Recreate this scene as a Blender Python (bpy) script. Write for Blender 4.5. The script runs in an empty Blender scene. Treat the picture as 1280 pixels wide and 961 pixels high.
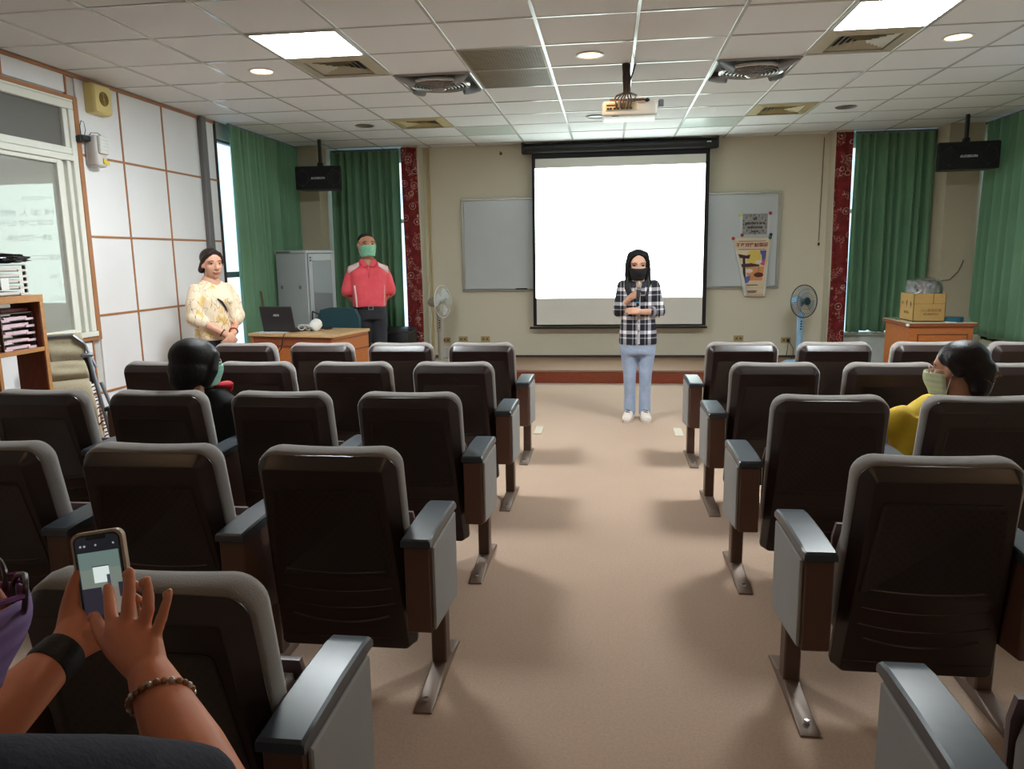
import bpy, bmesh, math, random
from mathutils import Vector, Matrix, Euler, noise
random.seed(7)
C = bpy.context.scene.collection
SC = bpy.context.scene
PI = math.pi
R = math.radians

# ------------------------------------------------------------------ camera
cam_d = bpy.data.cameras.new('camera'); cam = bpy.data.objects.new('camera', cam_d); C.objects.link(cam)
cam_d.sensor_fit = 'HORIZONTAL'; cam_d.sensor_width = 36.0
cam_d.lens = 36.0*946.3/1280.0
cam_d.clip_start = 0.05; cam_d.clip_end = 200
yaw, pitch, roll = .1281, .1675, -.0162
fw = Vector((-math.sin(yaw)*math.cos(pitch), math.cos(yaw)*math.cos(pitch), -math.sin(pitch)))
rt = Vector((math.cos(yaw), math.sin(yaw), 0)); up = rt.cross(fw)
r2 = math.cos(roll)*rt + math.sin(roll)*up; u2 = -math.sin(roll)*rt + math.cos(roll)*up
cam.matrix_world = Matrix(((r2.x,u2.x,-fw.x,0),(r2.y,u2.y,-fw.y,0),(r2.z,u2.z,-fw.z,1.475),(0,0,0,1)))
SC.camera = cam

# ------------------------------------------------------------------ world, light levels, exposure
wd = bpy.data.worlds.new('world'); SC.world = wd; wd.use_nodes = True
bgn = wd.node_tree.nodes['Background']; bgn.inputs[0].default_value = (.55,.78,1,1); bgn.inputs[1].default_value = 1.6
SC.view_settings.view_transform = 'Standard'; SC.view_settings.look = 'None'
SC.view_settings.exposure = 0.65; SC.view_settings.gamma = 1.0
try: SC.cycles.use_denoising = True
except Exception: pass
PANEL_E = 66.0        # LED ceiling panels
SCREEN_E = 3.6        # projected picture
SPOT_W = 9.0         # warm downlights
LENS_E = 5.0

# ------------------------------------------------------------------ helpers
def lin(c):
    c = c/255.0
    return c/12.92 if c <= .04045 else ((c+.055)/1.055)**2.4
def rgb(r,g,b): return (lin(r),lin(g),lin(b),1.0)

class NT:
    def __init__(s, name):
        s.m = bpy.data.materials.new(name); s.m.use_nodes = True
        s.t = s.m.node_tree; s.b = s.t.nodes['Principled BSDF']; s.o = s.t.nodes['Material Output']
    def n(s, ty, **kw):
        x = s.t.nodes.new(ty)
        for k,v in kw.items(): setattr(x,k,v)
        return x
    def l(s, a, b): s.t.links.new(a,b)
    def obj(s): return s.n('ShaderNodeTexCoord').outputs['Object']
    def noise(s, scale, detail=4, vec=None, rough=.55):
        x = s.n('ShaderNodeTexNoise'); x.inputs['Scale'].default_value = scale; x.inputs['Detail'].default_value = detail
        x.inputs['Roughness'].default_value = rough
        s.l(vec or s.obj(), x.inputs['Vector']); return x.outputs['Fac']
    def ramp(s, fac, stops, interp='LINEAR'):
        x = s.n('ShaderNodeValToRGB'); x.color_ramp.interpolation = interp
        e = x.color_ramp.elements
        while len(e) < len(stops): e.new(.5)
        for i,(p,c) in enumerate(stops): e[i].position = p; e[i].color = c if len(c)==4 else (*c,1)
        s.l(fac, x.inputs[0]); return x.outputs[0]
    def math(s, op, a, b=None, c=None):
        x = s.n('ShaderNodeMath', operation=op)
        for i,v in enumerate((a,b,c)):
            if v is None: continue
            if isinstance(v,(int,float)): x.inputs[i].default_value = v
            else: s.l(v, x.inputs[i])
        return x.outputs[0]
    def mix(s, f, a, b):
        x = s.n('ShaderNodeMix', data_type='RGBA')
        for i,v in ((0,f),(6,a),(7,b)):
            if isinstance(v,(int,float)): x.inputs[i].default_value = v
            elif isinstance(v,tuple): x.inputs[i].default_value = v
            else: s.l(v, x.inputs[i])
        return x.outputs[2]
    def bump(s, h, strength=.3, dist=.01):
        x = s.n('ShaderNodeBump'); x.inputs['Strength'].default_value = strength; x.inputs['Distance'].default_value = dist
        s.l(h, x.inputs['Height']); s.l(x.outputs[0], s.b.inputs['Normal'])
    def set(s, **kw):
        for k,v in kw.items():
            k = k.replace('_',' ')
            if isinstance(v,(int,float)) or isinstance(v,tuple): s.b.inputs[k].default_value = v
            else: s.l(v, s.b.inputs[k])
        return s

def shade(c, f): return (min(1,c[0]*f), min(1,c[1]*f), min(1,c[2]*f), 1)
_mats = {}
def M(name, col, rough=.6, metal=0.0, var=.12, vs=6.0, bump=0.0, bs=150.0, spec=.5, sheen=0.0, coat=0.0, stretch=None, detail=4):
    if name in _mats: return _mats[name]
    t = NT(name)
    vec = t.obj()
    if stretch:
        mp = t.n('ShaderNodeMapping'); mp.inputs['Scale'].default_value = stretch; t.l(vec, mp.inputs[0]); vec = mp.outputs[0]
    f = t.noise(vs, detail, vec)
    t.set(Base_Color=t.ramp(f, [(.25,shade(col,1-var)),(.75,shade(col,1+var))]), Roughness=rough, Metallic=metal)
    t.b.inputs['Specular IOR Level'].default_value = spec
    if sheen: t.b.inputs['Sheen Weight'].default_value = sheen
    if coat: t.b.inputs['Coat Weight'].default_value = coat
    if bump: t.bump(t.noise(bs, 2, vec), bump, .004)
    _mats[name] = t.m
    return t.m
def glow(name, col, e):
    if name in _mats: return _mats[name]
    t = NT(name); t.set(Base_Color=(*col[:3],1), Emission_Color=(*col[:3],1), Emission_Strength=e, Roughness=.5); _mats[name] = t.m
    return t.m

class MB:
    """collects shapes into one bmesh"""
    def __init__(s): s.bm = bmesh.new()
    def box(s, x0,y0,z0,x1,y1,z1, bev=0.0, seg=1, m=None):
        g = bmesh.ops.create_cube(s.bm, size=1.0); vs = g['verts']
        for v in vs: v.co = Vector((x0+(x1-x0)*(v.co.x+.5), y0+(y1-y0)*(v.co.y+.5), z0+(z1-z0)*(v.co.z+.5)))
        if bev:
            es = list({e for v in vs for e in v.link_edges})
            r = bmesh.ops.bevel(s.bm, geom=es, offset=bev, segments=seg, profile=.5, affect='EDGES')
            vs = list({v for f in r['faces'] for v in f.verts} | {v for v in vs if v.is_valid})
        if m is not None: bmesh.ops.transform(s.bm, matrix=m, verts=[v for v in vs if v.is_valid])
        return s
    def loft(s, rings, cap=True, closed=True):
        vr = [[s.bm.verts.new(p) for p in r] for r in rings]
        n = len(vr[0])
        for a,b in zip(vr, vr[1:]):
            for i in range(n if closed else n-1):
                j = (i+1) % n
                s.bm.faces.new((a[i],a[j],b[j],b[i]))
        if cap and closed:
            s.bm.faces.new(list(reversed(vr[0]))); s.bm.faces.new(vr[-1])
        return s
    def tube(s, pts, r, seg=8, flat=None, ends=0, cap=True):
        """tube along pts; r scalar or list; flat=(sidevector, ratio) squashes the section; ends>0 rounds the ends"""
        pts = [Vector(p) for p in pts]
        rs = list(r) if isinstance(r,(list,tuple)) else [r]*len(pts)
        if ends:
            d0 = (pts[0]-pts[1]).normalized(); d1 = (pts[-1]-pts[-2]).normalized()
            pre=[];post=[]
            for k in range(ends,0,-1):
                a = k/ends*PI/2*.96
                pre.append((pts[0]+d0*rs[0]*math.sin(a), rs[0]*math.cos(a)))
                post.insert(0,(pts[-1]+d1*rs[-1]*math.sin(a), rs[-1]*math.cos(a)))
            pts = [p for p,_ in pre]+pts+[p for p,_ in post]; rs = [q for _,q in pre]+rs+[q for _,q in post]
        rings=[]; prev=None
        for i,p in enumerate(pts):
            a = pts[max(0,i-1)]; b = pts[min(len(pts)-1,i+1)]
            t = (b-a).normalized() if (b-a).length>1e-9 else Vector((0,0,1))
            if flat is not None:
                x = Vector(flat[0]); x = (x - t*x.dot(t)).normalized()
            elif prev is None:
                x = t.orthogonal().normalized()
            else:
                x = prev - t*prev.dot(t); x = x.normalized() if x.length>1e-6 else t.orthogonal().normalized()
            prev = x; y = t.cross(x)
            k = flat[1] if flat is not None else 1.0
            rings.append([p + x*rs[i]*math.cos(2*PI*j/seg) + y*rs[i]*k*math.sin(2*PI*j/seg) for j in range(seg)])
        return s.loft(rings, cap)
    def ell(s, c, rad, m=None, u=16, v=10):
        g = bmesh.ops.create_uvsphere(s.bm, u_segments=u, v_segments=v, radius=1.0)
        mm = Matrix.Translation(Vector(c)) @ (m or Matrix.Identity(4)) @ Matrix.Diagonal((rad[0],rad[1],rad[2],1))
        bmesh.ops.transform(s.bm, matrix=mm, verts=g['verts']); return s
    def lathe(s, prof, c=(0,0,0), axis=(0,0,1), seg=24, cap=True):
        q = Vector((0,0,1)).rotation_difference(Vector(axis).normalized()).to_matrix()
        c = Vector(c)
        rings=[[c + q @ Vector((rr*math.cos(2*PI*j/seg), rr*math.sin(2*PI*j/seg), h)) for j in range(seg)] for rr,h in prof]
        return s.loft(rings, cap)
    def prism(s, pts, d, cap=True):
        """polygon pts (3d) extruded by vector d"""
        d = Vector(d); a=[Vector(p) for p in pts]
        return s.loft([a,[p+d for p in a]], cap)
    def quad(s, *p):
        s.bm.faces.new([s.bm.verts.new(q) for q in p]); return s
    def grid(s, f, nu, nv):
        vs=[[s.bm.verts.new(f(i/nu, j/nv)) for j in range(nv+1)] for i in range(nu+1)]
        for i in range(nu):
            for j in range(nv): s.bm.faces.new((vs[i][j],vs[i+1][j],vs[i+1][j+1],vs[i][j+1]))
        return s
    def xf(s, m):
        bmesh.ops.transform(s.bm, matrix=m, verts=s.bm.verts[:]); return s
    def mesh(s, name='mesh', smooth=True, ang=35):
        bmesh.ops.recalc_face_normals(s.bm, faces=s.bm.faces[:])
        me = bpy.data.meshes.new(name); s.bm.to_mesh(me); s.bm.free()
        if smooth and len(me.polygons):
            me.polygons.foreach_set('use_smooth', [True]*len(me.polygons))
            me.set_sharp_from_angle(angle=R(ang))
        return me

def wmat(o):
    if o is None: return Matrix.Identity(4)
    return wmat(o.parent) @ o.matrix_parent_inverse @ Matrix.LocRotScale(o.location, o.rotation_euler, o.scale)
def obj(name, mb, mat, parent=None, smooth=True, ang=35, local=False):
    """link ONE mesh object; vertices are in world coordinates unless local"""
    me = mb.mesh(name, smooth, ang) if isinstance(mb, MB) else mb
    if mat and not me.materials: me.materials.append(mat)
    o = bpy.data.objects.new(name, me); C.objects.link(o)
    if parent is not None:
        o.parent = parent
        if not local: o.matrix_parent_inverse = wmat(parent).inverted()
    return o
def tag(o, label, cat, group=None):
    o['label'] = label; o['category'] = cat
    if group: o['group'] = group
    return o
def thing(name, label, cat, loc=(0,0,0), group=None, rz=0):
    o = bpy.data.objects.new(name, None); o.empty_display_size = .05; C.objects.link(o)
    o.location = loc; o.rotation_euler = (0,0,rz)
    return tag(o, label, cat, group)
def struct(name, mb, mat, parent=None, **k):
    o = obj(name, mb, mat, parent, **k)
    if parent is None: o['kind'] = 'structure'
    return o
def B(*a, **k): return MB().box(*a, **k)
def dup(root, loc, label, group=None, rz=None):
    r = root.copy(); C.objects.link(r); r.location = loc
    if rz is not None: r.rotation_euler = (0,0,rz)
    r['label'] = label
    if group: r['group'] = group
    for ch in list(root.children):
        c = ch.copy(); C.objects.link(c); c.parent = r
        for g in ch.children:
            d = g.copy(); C.objects.link(d); d.parent = c
    return r
def solid(o, t, off=0):
    m = o.modifiers.new('solid','SOLIDIFY'); m.thickness = t; m.offset = off; return o
def remesh(mb, voxel, it=3, fac=.5):
    """union of the closed shapes in mb as one smooth skin"""
    me = mb.mesh('tmp', False)
    o = bpy.data.objects.new('tmp', me); C.objects.link(o)
    a = o.modifiers.new('r','REMESH'); a.mode = 'VOXEL'; a.voxel_size = voxel; a.use_smooth_shade = True
    if it: b = o.modifiers.new('s','SMOOTH'); b.factor = fac; b.iterations = it
    bpy.context.view_layer.update()
    dg = bpy.context.evaluated_depsgraph_get()
    n = bpy.data.meshes.new_from_object(o.evaluated_get(dg))
    bpy.data.objects.remove(o); bpy.data.meshes.remove(me)
    n.polygons.foreach_set('use_smooth', [True]*len(n.polygons)); n.update()
    return n
def text_mesh(body, size, m, ext=.0004, align='CENTER', bold=0.0):
    cu = bpy.data.curves.new('txt','FONT'); cu.body = body; cu.size = size; cu.align_x = align; cu.align_y = 'CENTER'
    cu.extrude = ext; cu.offset = bold; cu.resolution_u = 3
    o = bpy.data.objects.new('txt', cu); C.objects.link(o)
    bpy.context.view_layer.update()
    dg = bpy.context.evaluated_depsgraph_get()
    n = bpy.data.meshes.new_from_object(o.evaluated_get(dg)); n.transform(m)
    bpy.data.objects.remove(o); bpy.data.curves.remove(cu)
    return n
def face_m(c, right, upv):
    """matrix that lays text (x right, y up) at c"""
    x = Vector(right).normalized(); y = Vector(upv).normalized(); z = x.cross(y)
    return Matrix(((x.x,y.x,z.x,c[0]),(x.y,y.y,z.y,c[1]),(x.z,y.z,z.z,c[2]),(0,0,0,1)))
FRONT = ((1,0,0),(0,0,1))      # lettering that faces the room from the front wall

# ------------------------------------------------------------------ materials
def carpet():
    t = NT('carpet'); a = t.noise(1.1, 3); b = t.noise(340, 2); c = t.noise(95,4)
    base = t.ramp(a, [(.3,rgb(176,147,125)),(.7,rgb(188,160,138))])
    sp = t.ramp(b, [(.3,rgb(154,126,110)),(.7,rgb(206,182,162))])
    st = t.ramp(c, [(.35,(.86,.86,.86,1)),(.6,(1,1,1,1))])
    m = t.mix(.5, base, sp); x = t.n('ShaderNodeMix', data_type='RGBA', blend_type='MULTIPLY'); x.inputs[0].default_value = .7
    t.l(m,x.inputs[6]); t.l(st,x.inputs[7])
    t.set(Base_Color=x.outputs[2], Roughness=.95, Sheen_Weight=.2); t.b.inputs['Specular IOR Level'].default_value=.1
    t.bump(b,.5,.004); return t.m
def ceil_tile():
    t = NT('ceiling tile'); a = t.noise(420,1); b = t.noise(2.0,2)
    t.set(Base_Color=t.mix(t.ramp(a,[(.45,(0,0,0,1)),(.62,(1,1,1,1))]), rgb(212,212,212), rgb(238,238,237)), Roughness=.9)
    t.bump(a,.25,.003); return t.m
def wood(name, c1, c2, stretch, rough=.4, scale=9):
    t = NT(name); mp = t.n('ShaderNodeMapping'); mp.inputs['Scale'].default_value = stretch; t.l(t.obj(), mp.inputs[0])
    f = t.noise(scale,6,mp.outputs[0],.65); g = t.noise(scale*4,3,mp.outputs[0])
    t.set(Base_Color=t.mix(t.math('MULTIPLY',g,.35), t.ramp(f,[(.3,c1),(.7,c2)]), c1), Roughness=rough); t.bump(f,.06,.003); return t.m
m_carpet = carpet(); m_tile = ceil_tile()
m_bar = M('ceiling bar paint', rgb(196,194,188), .22, var=.03)
m_panel = M('white wall panel', rgb(232,232,234), .45, var=.02, vs=3)
m_strip = M('brown joint strip', rgb(166,112,72), .5, var=.1)
m_cream = M('cream wall paper', rgb(216,210,190), .85, var=.04, vs=120, bump=.2, bs=90)
m_pillar = M('pillar paint', rgb(200,188,164), .8, var=.04)
m_stage_top = wood('stage top wood', rgb(128,98,80), rgb(160,128,106), (2,18,10), .5)
m_riser = wood('stage riser wood', rgb(118,52,32), rgb(146,70,44), (1.5,8,8), .35)
m_alu = M('window aluminium', rgb(222,222,212), .4, 0, var=.03)
m_grey_alu = M('grey trim', rgb(112,110,110), .5, .2, var=.05)
m_black = M('black plastic', rgb(22,22,25), .45, var=.2)
m_blackmatte = M('matte black fabric', rgb(20,21,24), .8, var=.2)
m_chrome = M('bright metal', rgb(205,205,208), .25, .9, var=.05)
m_white = M('white plastic', rgb(232,232,228), .4, var=.03)
m_desk = wood('orange desk wood', rgb(168,92,40), rgb(198,120,58), (3,3,14), .4)
m_desk_top = wood('desk top wood', rgb(196,158,112), rgb(214,180,132), (2,12,2), .35)
m_shelf = wood('bookshelf wood', rgb(112,54,26), rgb(142,74,38), (6,6,1.5), .4)
m_shelf_edge = wood('bookshelf edge wood', rgb(176,118,66), rgb(200,144,88), (6,1.5,6), .4)
def curtain_mat():
    t = NT('green curtain'); f = t.noise(3,4); w = t.noise(300,1)
    col = t.ramp(f,[(.3,rgb(112,154,120)),(.7,rgb(120,162,128))])
    t.set(Base_Color=col, Roughness=.75, Sheen_Weight=.25); t.bump(w,.2,.002)
    tr = t.n('ShaderNodeBsdfTranslucent'); t.l(col,tr.inputs[0]); mx = t.n('ShaderNodeMixShader'); mx.inputs[0].default_value=.22
    t.l(t.b.outputs[0],mx.inputs[1]); t.l(tr.outputs[0],mx.inputs[2]); t.l(mx.outputs[0],t.o.inputs[0]); return t.m
m_curtain = curtain_mat()
def red_floral():
    t = NT('red floral cloth'); v = t.n('ShaderNodeTexVoronoi'); v.inputs['Scale'].default_value = 6.5; v.inputs['Randomness'].default_value=.9
    t.l(t.obj(), v.inputs['Vector']); d = v.outputs['Distance']
    d2 = t.math('ADD', d, t.math('MULTIPLY', t.noise(26,3), .16))
    ring = t.math('LESS_THAN', t.math('PINGPONG', d2, .085), .016)
    inner = t.math('LESS_THAN', d2, .46)
    v2 = t.n('ShaderNodeTexVoronoi', feature='DISTANCE_TO_EDGE'); v2.inputs['Scale'].default_value=34; t.l(t.obj(),v2.inputs['Vector'])
    twig = t.math('MULTIPLY', t.math('LESS_THAN', v2.outputs['Distance'], .03), t.math('GREATER_THAN', t.noise(7,2), .56))
    k = t.math('MULTIPLY', t.math('MAXIMUM', t.math('MULTIPLY', ring, inner), twig), .75)
    base = t.ramp(t.noise(14,3),[(.35,rgb(104,18,20)),(.65,rgb(138,32,32))])
    t.set(Base_Color=t.mix(k, base, rgb(222,190,178)), Roughness=.8); return t.m
m_red = red_floral()
def glass_mat():
    t = NT('clear glass'); g = t.n('ShaderNodeBsdfGlossy'); g.inputs['Roughness'].default_value=.02
    tr = t.n('ShaderNodeBsdfTransparent'); tr.inputs[0].default_value=(.93,.97,.97,1); mx = t.n('ShaderNodeMixShader')
    lw = t.n('ShaderNodeLayerWeight'); lw.inputs['Blend'].default_value=.5
    t.l(t.math('ADD',t.math('MULTIPLY',t.math('POWER',lw.outputs['Facing'],4),.6),.04),mx.inputs[0]); t.l(tr.outputs[0],mx.inputs[1]); t.l(g.outputs[0],mx.inputs[2]); t.l(mx.outputs[0],t.o.inputs[0]); return t.m
m_glass = glass_mat()

# ------------------------------------------------------------------ room shell
XL, XR, YF, YB, H = -3.97, 4.30, 9.90, -1.60, 2.87
floor = struct('floor', B(XL-.1,YB,-.06, XR+.1, YF+.1, 0), m_carpet)
# ceiling: plaster above, hung grid of bars and tiles below
GX, GY, S = -.4445, 4.774, .61
ceiling = struct('ceiling', B(XL-.1,YB,H+.035, XR+.1,YF+.1,H+.09), M('ceiling void', rgb(150,145,140), .9))
holes = {(-3,0),(3,0),(-3,1),(3,1),(-3,5),(3,5),(-2,2),(2,2),(-1,1),(-1,2),(-2,6),(2,6)}
tile_me = {}
def tile_mesh(w,d):
    k=(round(w,3),round(d,3))
    if k not in tile_me:
        tile_me[k] = B(0,0,0,w,d,.016,bev=.004).mesh('ceiling_tile'); tile_me[k].materials.append(m_tile)
    return tile_me[k]
for k in range(-6,8):
    for j in range(-2,9):
        if (k,j) in holes: continue
        x0=max(XL,GX+k*S)+.010; x1=min(XR,GX+(k+1)*S)-.010; y0=GY+j*S+.010; y1=min(YF,GY+(j+1)*S)-.010
        if x1-x0<.05 or y1-y0<.05: continue
        o = bpy.data.objects.new('ceiling_tile', tile_mesh(x1-x0,y1-y0)); C.objects.link(o); o.parent = ceiling
        o.location=(x0,y0,H+.001+random.uniform(-.0012,.0012)); o.rotation_euler=(random.uniform(-.0015,.0015),random.uniform(-.0015,.0015),0)
obj('ceiling_rear_tiles', B(XL,YB,H,XR,GY-2*S-.01,H+.016), m_tile, ceiling)
for k in range(-5,8):
    x=GX+k*S; obj('ceiling_bar', B(x-.012,YB,H-.003,x+.012,YF,H+.012,bev=.002), m_bar, ceiling)
for j in range(-2,9):
    y=GY+j*S; obj('ceiling_bar', B(XL,y-.012,H-.0025,XR,y+.012,H+.0115,bev=.002), m_bar, ceiling)

# left wall: substrate with window openings
wall_left = struct('wall_left', B(XL-.14,YB,0,XL-.02,3.0,H+.03), M('wall substrate', rgb(200,198,194), .8))
for a in ((3.0,0,5.48,.90),(3.0,2.69,5.48,H+.03),(5.48,0,7.55,H+.03),(7.55,0,9.35,.46),(7.55,2.72,9.35,H+.03),(9.35,0,YF,H+.03)):
    obj('wall_section', B(XL-.14,a[0],a[1],XL-.02,a[2],a[3]), M('wall substrate',None), wall_left)
zs=[0.0,.463,1.068,1.678,2.288,H]
ys=[5.40+.612*i for i in range(-11,4)]
def wpanel(y0,z0,y1,z1):
    if y1-y0<.04 or z1-z0<.04: return
    obj('wall_panel', B(XL-.022,y0+.006,z0+.006,XL-.004,y1-.006,z1-.006,bev=.003), m_panel, wall_left)
def hstrip(y0,y1,z): obj('joint_strip', B(XL-.02,y0,z-.009,XL+.002,y1,z+.009,bev=.002), m_strip, wall_left)
def vstrip(y,z0,z1): obj('joint_strip', B(XL-.02,y-.009,z0,XL+.003,y+.009,z1,bev=.002), m_strip, wall_left)
for i,y in enumerate(ys[:-1]):
    y1=ys[i+1]
    if y1<=5.41 and y>=2.9:
        wpanel(y,2.71,y1,H-.02); wpanel(y,.463,y1,.88); wpanel(y,0.08,y1,.463)
    elif abs(y-5.40)<.01:
        wpanel(5.50,2.288,y1,H-.02); wpanel(5.50,1.678,y1,2.288); wpanel(5.50,1.068,y1,1.678)
        wpanel(5.42,.463,y1,1.068) if False else wpanel(5.50,.463,y1,1.068); wpanel(5.42,.08,y1,.463)
    elif y>5.5:
        for a,b in zip(zs,zs[1:]): wpanel(y, max(a,.08), y1, min(b,H-.02))
    elif y1<=2.95:
        for a,b in zip(zs,zs[1:]): wpanel(y, max(a,.08), y1, min(b,H-.02))
for a,b in zip(zs,zs[1:]): wpanel(7.236, max(a,.08), 7.54, min(b,H-.02))
for z in zs[1:-1]: hstrip(5.49 if z>.9 else 2.9,7.54,z)
for y in ys:
    if 2.9<y<5.41: vstrip(y,2.70,H-.02); vstrip(y,.08,.89)
    elif y>5.5: vstrip(y,.08,H-.02)
obj('joint_strip', B(XL-.02,YB,H-.028,XL+.006,7.54,H-.002,bev=.002), m_strip, wall_left)
obj('corner_strip', B(XL-.03,7.535,0,XL+.012,7.56,H), M('dark corner strip', rgb(52,44,42), .5), wall_left)
obj('wall_channel', B(XL-.01,7.225,0,XL+.045,7.315,H,bev=.006), m_grey_alu, wall_left)
struct('baseboard_left', B(XL-.02,YB,0,XL+.004,7.54,.085,bev=.003), m_strip)

# inside window in the left wall (classroom corridor side)
w1 = struct('window_1', B(XL-.05,2.98,2.655,XL+.016,5.44,2.672,bev=.003), m_alu)
def wfr(name,y0,z0,y1,z1,x0=-.05,x1=.014,m=None): return obj(name, B(XL+x0,y0,z0,XL+x1,y1,z1,bev=.004), m or m_alu, w1)
wfr('window_frame',2.98,2.60,5.44,2.655); wfr('window_frame',5.385,.9555,5.44,2.5995); wfr('window_frame',2.98,.915,5.44,.955,-.05,.03)
wfr('window_rail',2.98,2.225,5.39,2.27,-.05,.02); wfr('window_rail',2.98,2.275,5.39,2.325,-.045,.006)
wfr('window_sash',5.215,.955,5.265,2.225,-.045,.004); wfr('window_sash',5.265,.955,5.315,2.225,-.05,-.02); wfr('window_sash',5.315,.955,5.345,2.225,-.04,.012); wfr('window_sash',5.345,.955,5.385,2.225,-.05,-.01)
wfr('window_sash',5.335,2.325,5.385,2.60,-.045,.0)
wfr('window_sash',2.98,2.195,5.22,2.225,-.045,.002); wfr('window_sash',2.98,.955,5.22,.985,-.045,.002)
def pane_mat(name, col, f):
    t = NT(name); t.set(Base_Color=col, Roughness=.6); g = t.n('ShaderNodeBsdfGlossy'); g.inputs['Roughness'].default_value=.0
    g.inputs[0].default_value=(.92,1,.97,1)
    mx = t.n('ShaderNodeMixShader'); fr = t.n('ShaderNodeFresnel'); fr.inputs['IOR'].default_value=f
    t.l(fr.outputs[0],mx.inputs[0]); t.l(t.b.outputs[0],mx.inputs[1]); t.l(g.outputs[0],mx.inputs[2]); t.l(mx.outputs[0],t.o.inputs[0]); return t.m
obj('window_pane', B(XL-.032,2.98,.98,XL-.024,5.22,2.20), pane_mat('frosted backed glass', rgb(150,150,142), 1.72), w1)
obj('window_pane', B(XL-.032,2.98,2.32,XL-.024,5.34,2.605), M('dark insect screen pane', rgb(98,96,92), .55, var=.05, vs=300), w1)
for a in ((2.98,2.6725,5.4395,2.70),(5.44,.885,5.49,2.70),(2.98,.885,5.4395,.9145)):
    obj('window_casing', B(XL-.02,a[0],a[1],XL+.018,a[2],a[3],bev=.003), m_strip, w1)

# rear and right walls (behind / beside the camera)
struct('wall_back', B(XL-.14,YB-.1,0,XR+.14,YB,H+.03), m_cream)
wall_right = struct('wall_right', B(XR,YB,0,XR+.12,5.5,H+.03), m_cream)
for a in ((5.5,0,9.4,.5),(5.5,2.72,9.4,H+.03),(9.4,0,YF,H+.03)):
    obj('wall_section', B(XR,a[0],a[1],XR+.12,a[2],a[3]), m_cream, wall_right)
# front wall
wall_front = struct('wall_front', B(-2.45,YF,0,2.68,YF+.12,H+.03), m_cream)
for a in ((XL-.14,0,-2.45,.46),(XL-.14,2.74,-2.45,H+.03),(2.68,0,XR+.12,.46),(2.68,2.74,XR+.12,H+.03),(XL-.14,.46,-3.50,2.74),(3.86,.46,XR+.12,2.74)):
    obj('wall_section', B(a[0],YF,a[1],a[2],YF+.12,a[3]), M('front wall low', rgb(206,212,208), .7), wall_front)
obj('wall_seam', B(-2.45,YF-.004,.155,2.68,YF,.185), M('dark wall foot strip', rgb(70,56,48), .6), wall_front)
struct('wall_column_left', B(-2.60,9.66,0,-2.385,YF+.01,H+.03), m_cream)
struct('wall_column_right', B(2.645,9.66,0,2.84,YF+.01,H+.03), m_cream)
struct('wall_corner_left', B(XL-.02,9.38,0,-3.60,YF+.01,H+.03), m_pillar)
struct('wall_corner_right', B(3.80,9.42,0,XR,YF+.01,H+.03), m_pillar)
def outer_window(n, x0,x1, axis='y'):
    a = lambda p,q,z0,z1,d0,d1: (B(p,YF+d0,z0,q,YF+d1,z1,bev=.004) if axis=='y' else None)
    w = struct('window_%d'%n, a(x0,x1,.44,.48,-.05,.10), m_alu)
    for p,q,z0,z1 in ((x0,x1,2.70,2.745),(x0,x0+.05,.48,2.70),(x1-.05,x1,.48,2.70),((x0+x1)/2-.03,(x0+x1)/2+.03,.48,2.70),(x0,x1,1.93,1.98)):
        obj('window_frame', a(p,q,z0,z1,.02,.08), m_alu, w)
    for p,q,z0,z1 in ((x0+.05,(x0+x1)/2-.03,.48,1.93),((x0+x1)/2+.03,x1-.05,.48,1.93),(x0+.05,(x0+x1)/2-.03,1.98,2.70),((x0+x1)/2+.03,x1-.05,1.98,2.70)):
        obj('window_pane', a(p,q,z0,z1,.045,.051), m_glass, w)
    return w
outer_window(2,-3.50,-2.45); outer_window(3,2.68,3.86)
def side_window(n, xw, y0,y1, s):
    f = lambda p,q,z0,z1,d0,d1: B(min(xw+s*d0,xw+s*d1),p,z0,max(xw+s*d0,xw+s*d1),q,z1,bev=.004)
    w = struct('window_%d'%n, f(y0,y1,.44,.48,-.0,.10), m_alu)
    ym=[y0,(y0+y1)/2,y1]
    for p,q,z0,z1 in ((y0,y1,2.69,2.73),(y0,y0+.012,.48,2.7),(y1-.045,y1,.48,2.7),(ym[1]-.03,ym[1]+.03,.48,2.7),(y0,y1,1.30,1.36)):
        obj('window_frame', f(p,q,z0,z1,.02,.08), m_grey_alu, w)
    for p,q in ((y0+.012,ym[1]-.03),(ym[1]+.03,y1-.045)):
        obj('window_pane', f(p,q,.48,1.30,.045,.051), m_glass, w); obj('window_pane', f(p,q,1.36,2.69,.045,.051), m_glass, w)
side_window(4, XL-.02, 7.56, 9.35, -1); side_window(5, XR, 5.5, 9.4, 1)

# stage
stage = struct('floor_stage', B(-2.385,8.80,0,2.645,YF-.002,.135), M('stage core', rgb(90,60,45), .7))
n=0
x=-2.385
while x<2.645-.01:
    x1=min(x+.838,2.645); obj('riser_panel', B(x+.001,8.775,.0,x1-.001,8.80,.128,bev=.002), m_riser, stage); x=x1
for i in range(8):
    y0=8.765+i*.1418; obj('floor_plank', B(-2.385,y0+.0008,.132,2.645,min(y0+.141,YF-.004),.155,bev=.0015), m_stage_top, stage)

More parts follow.
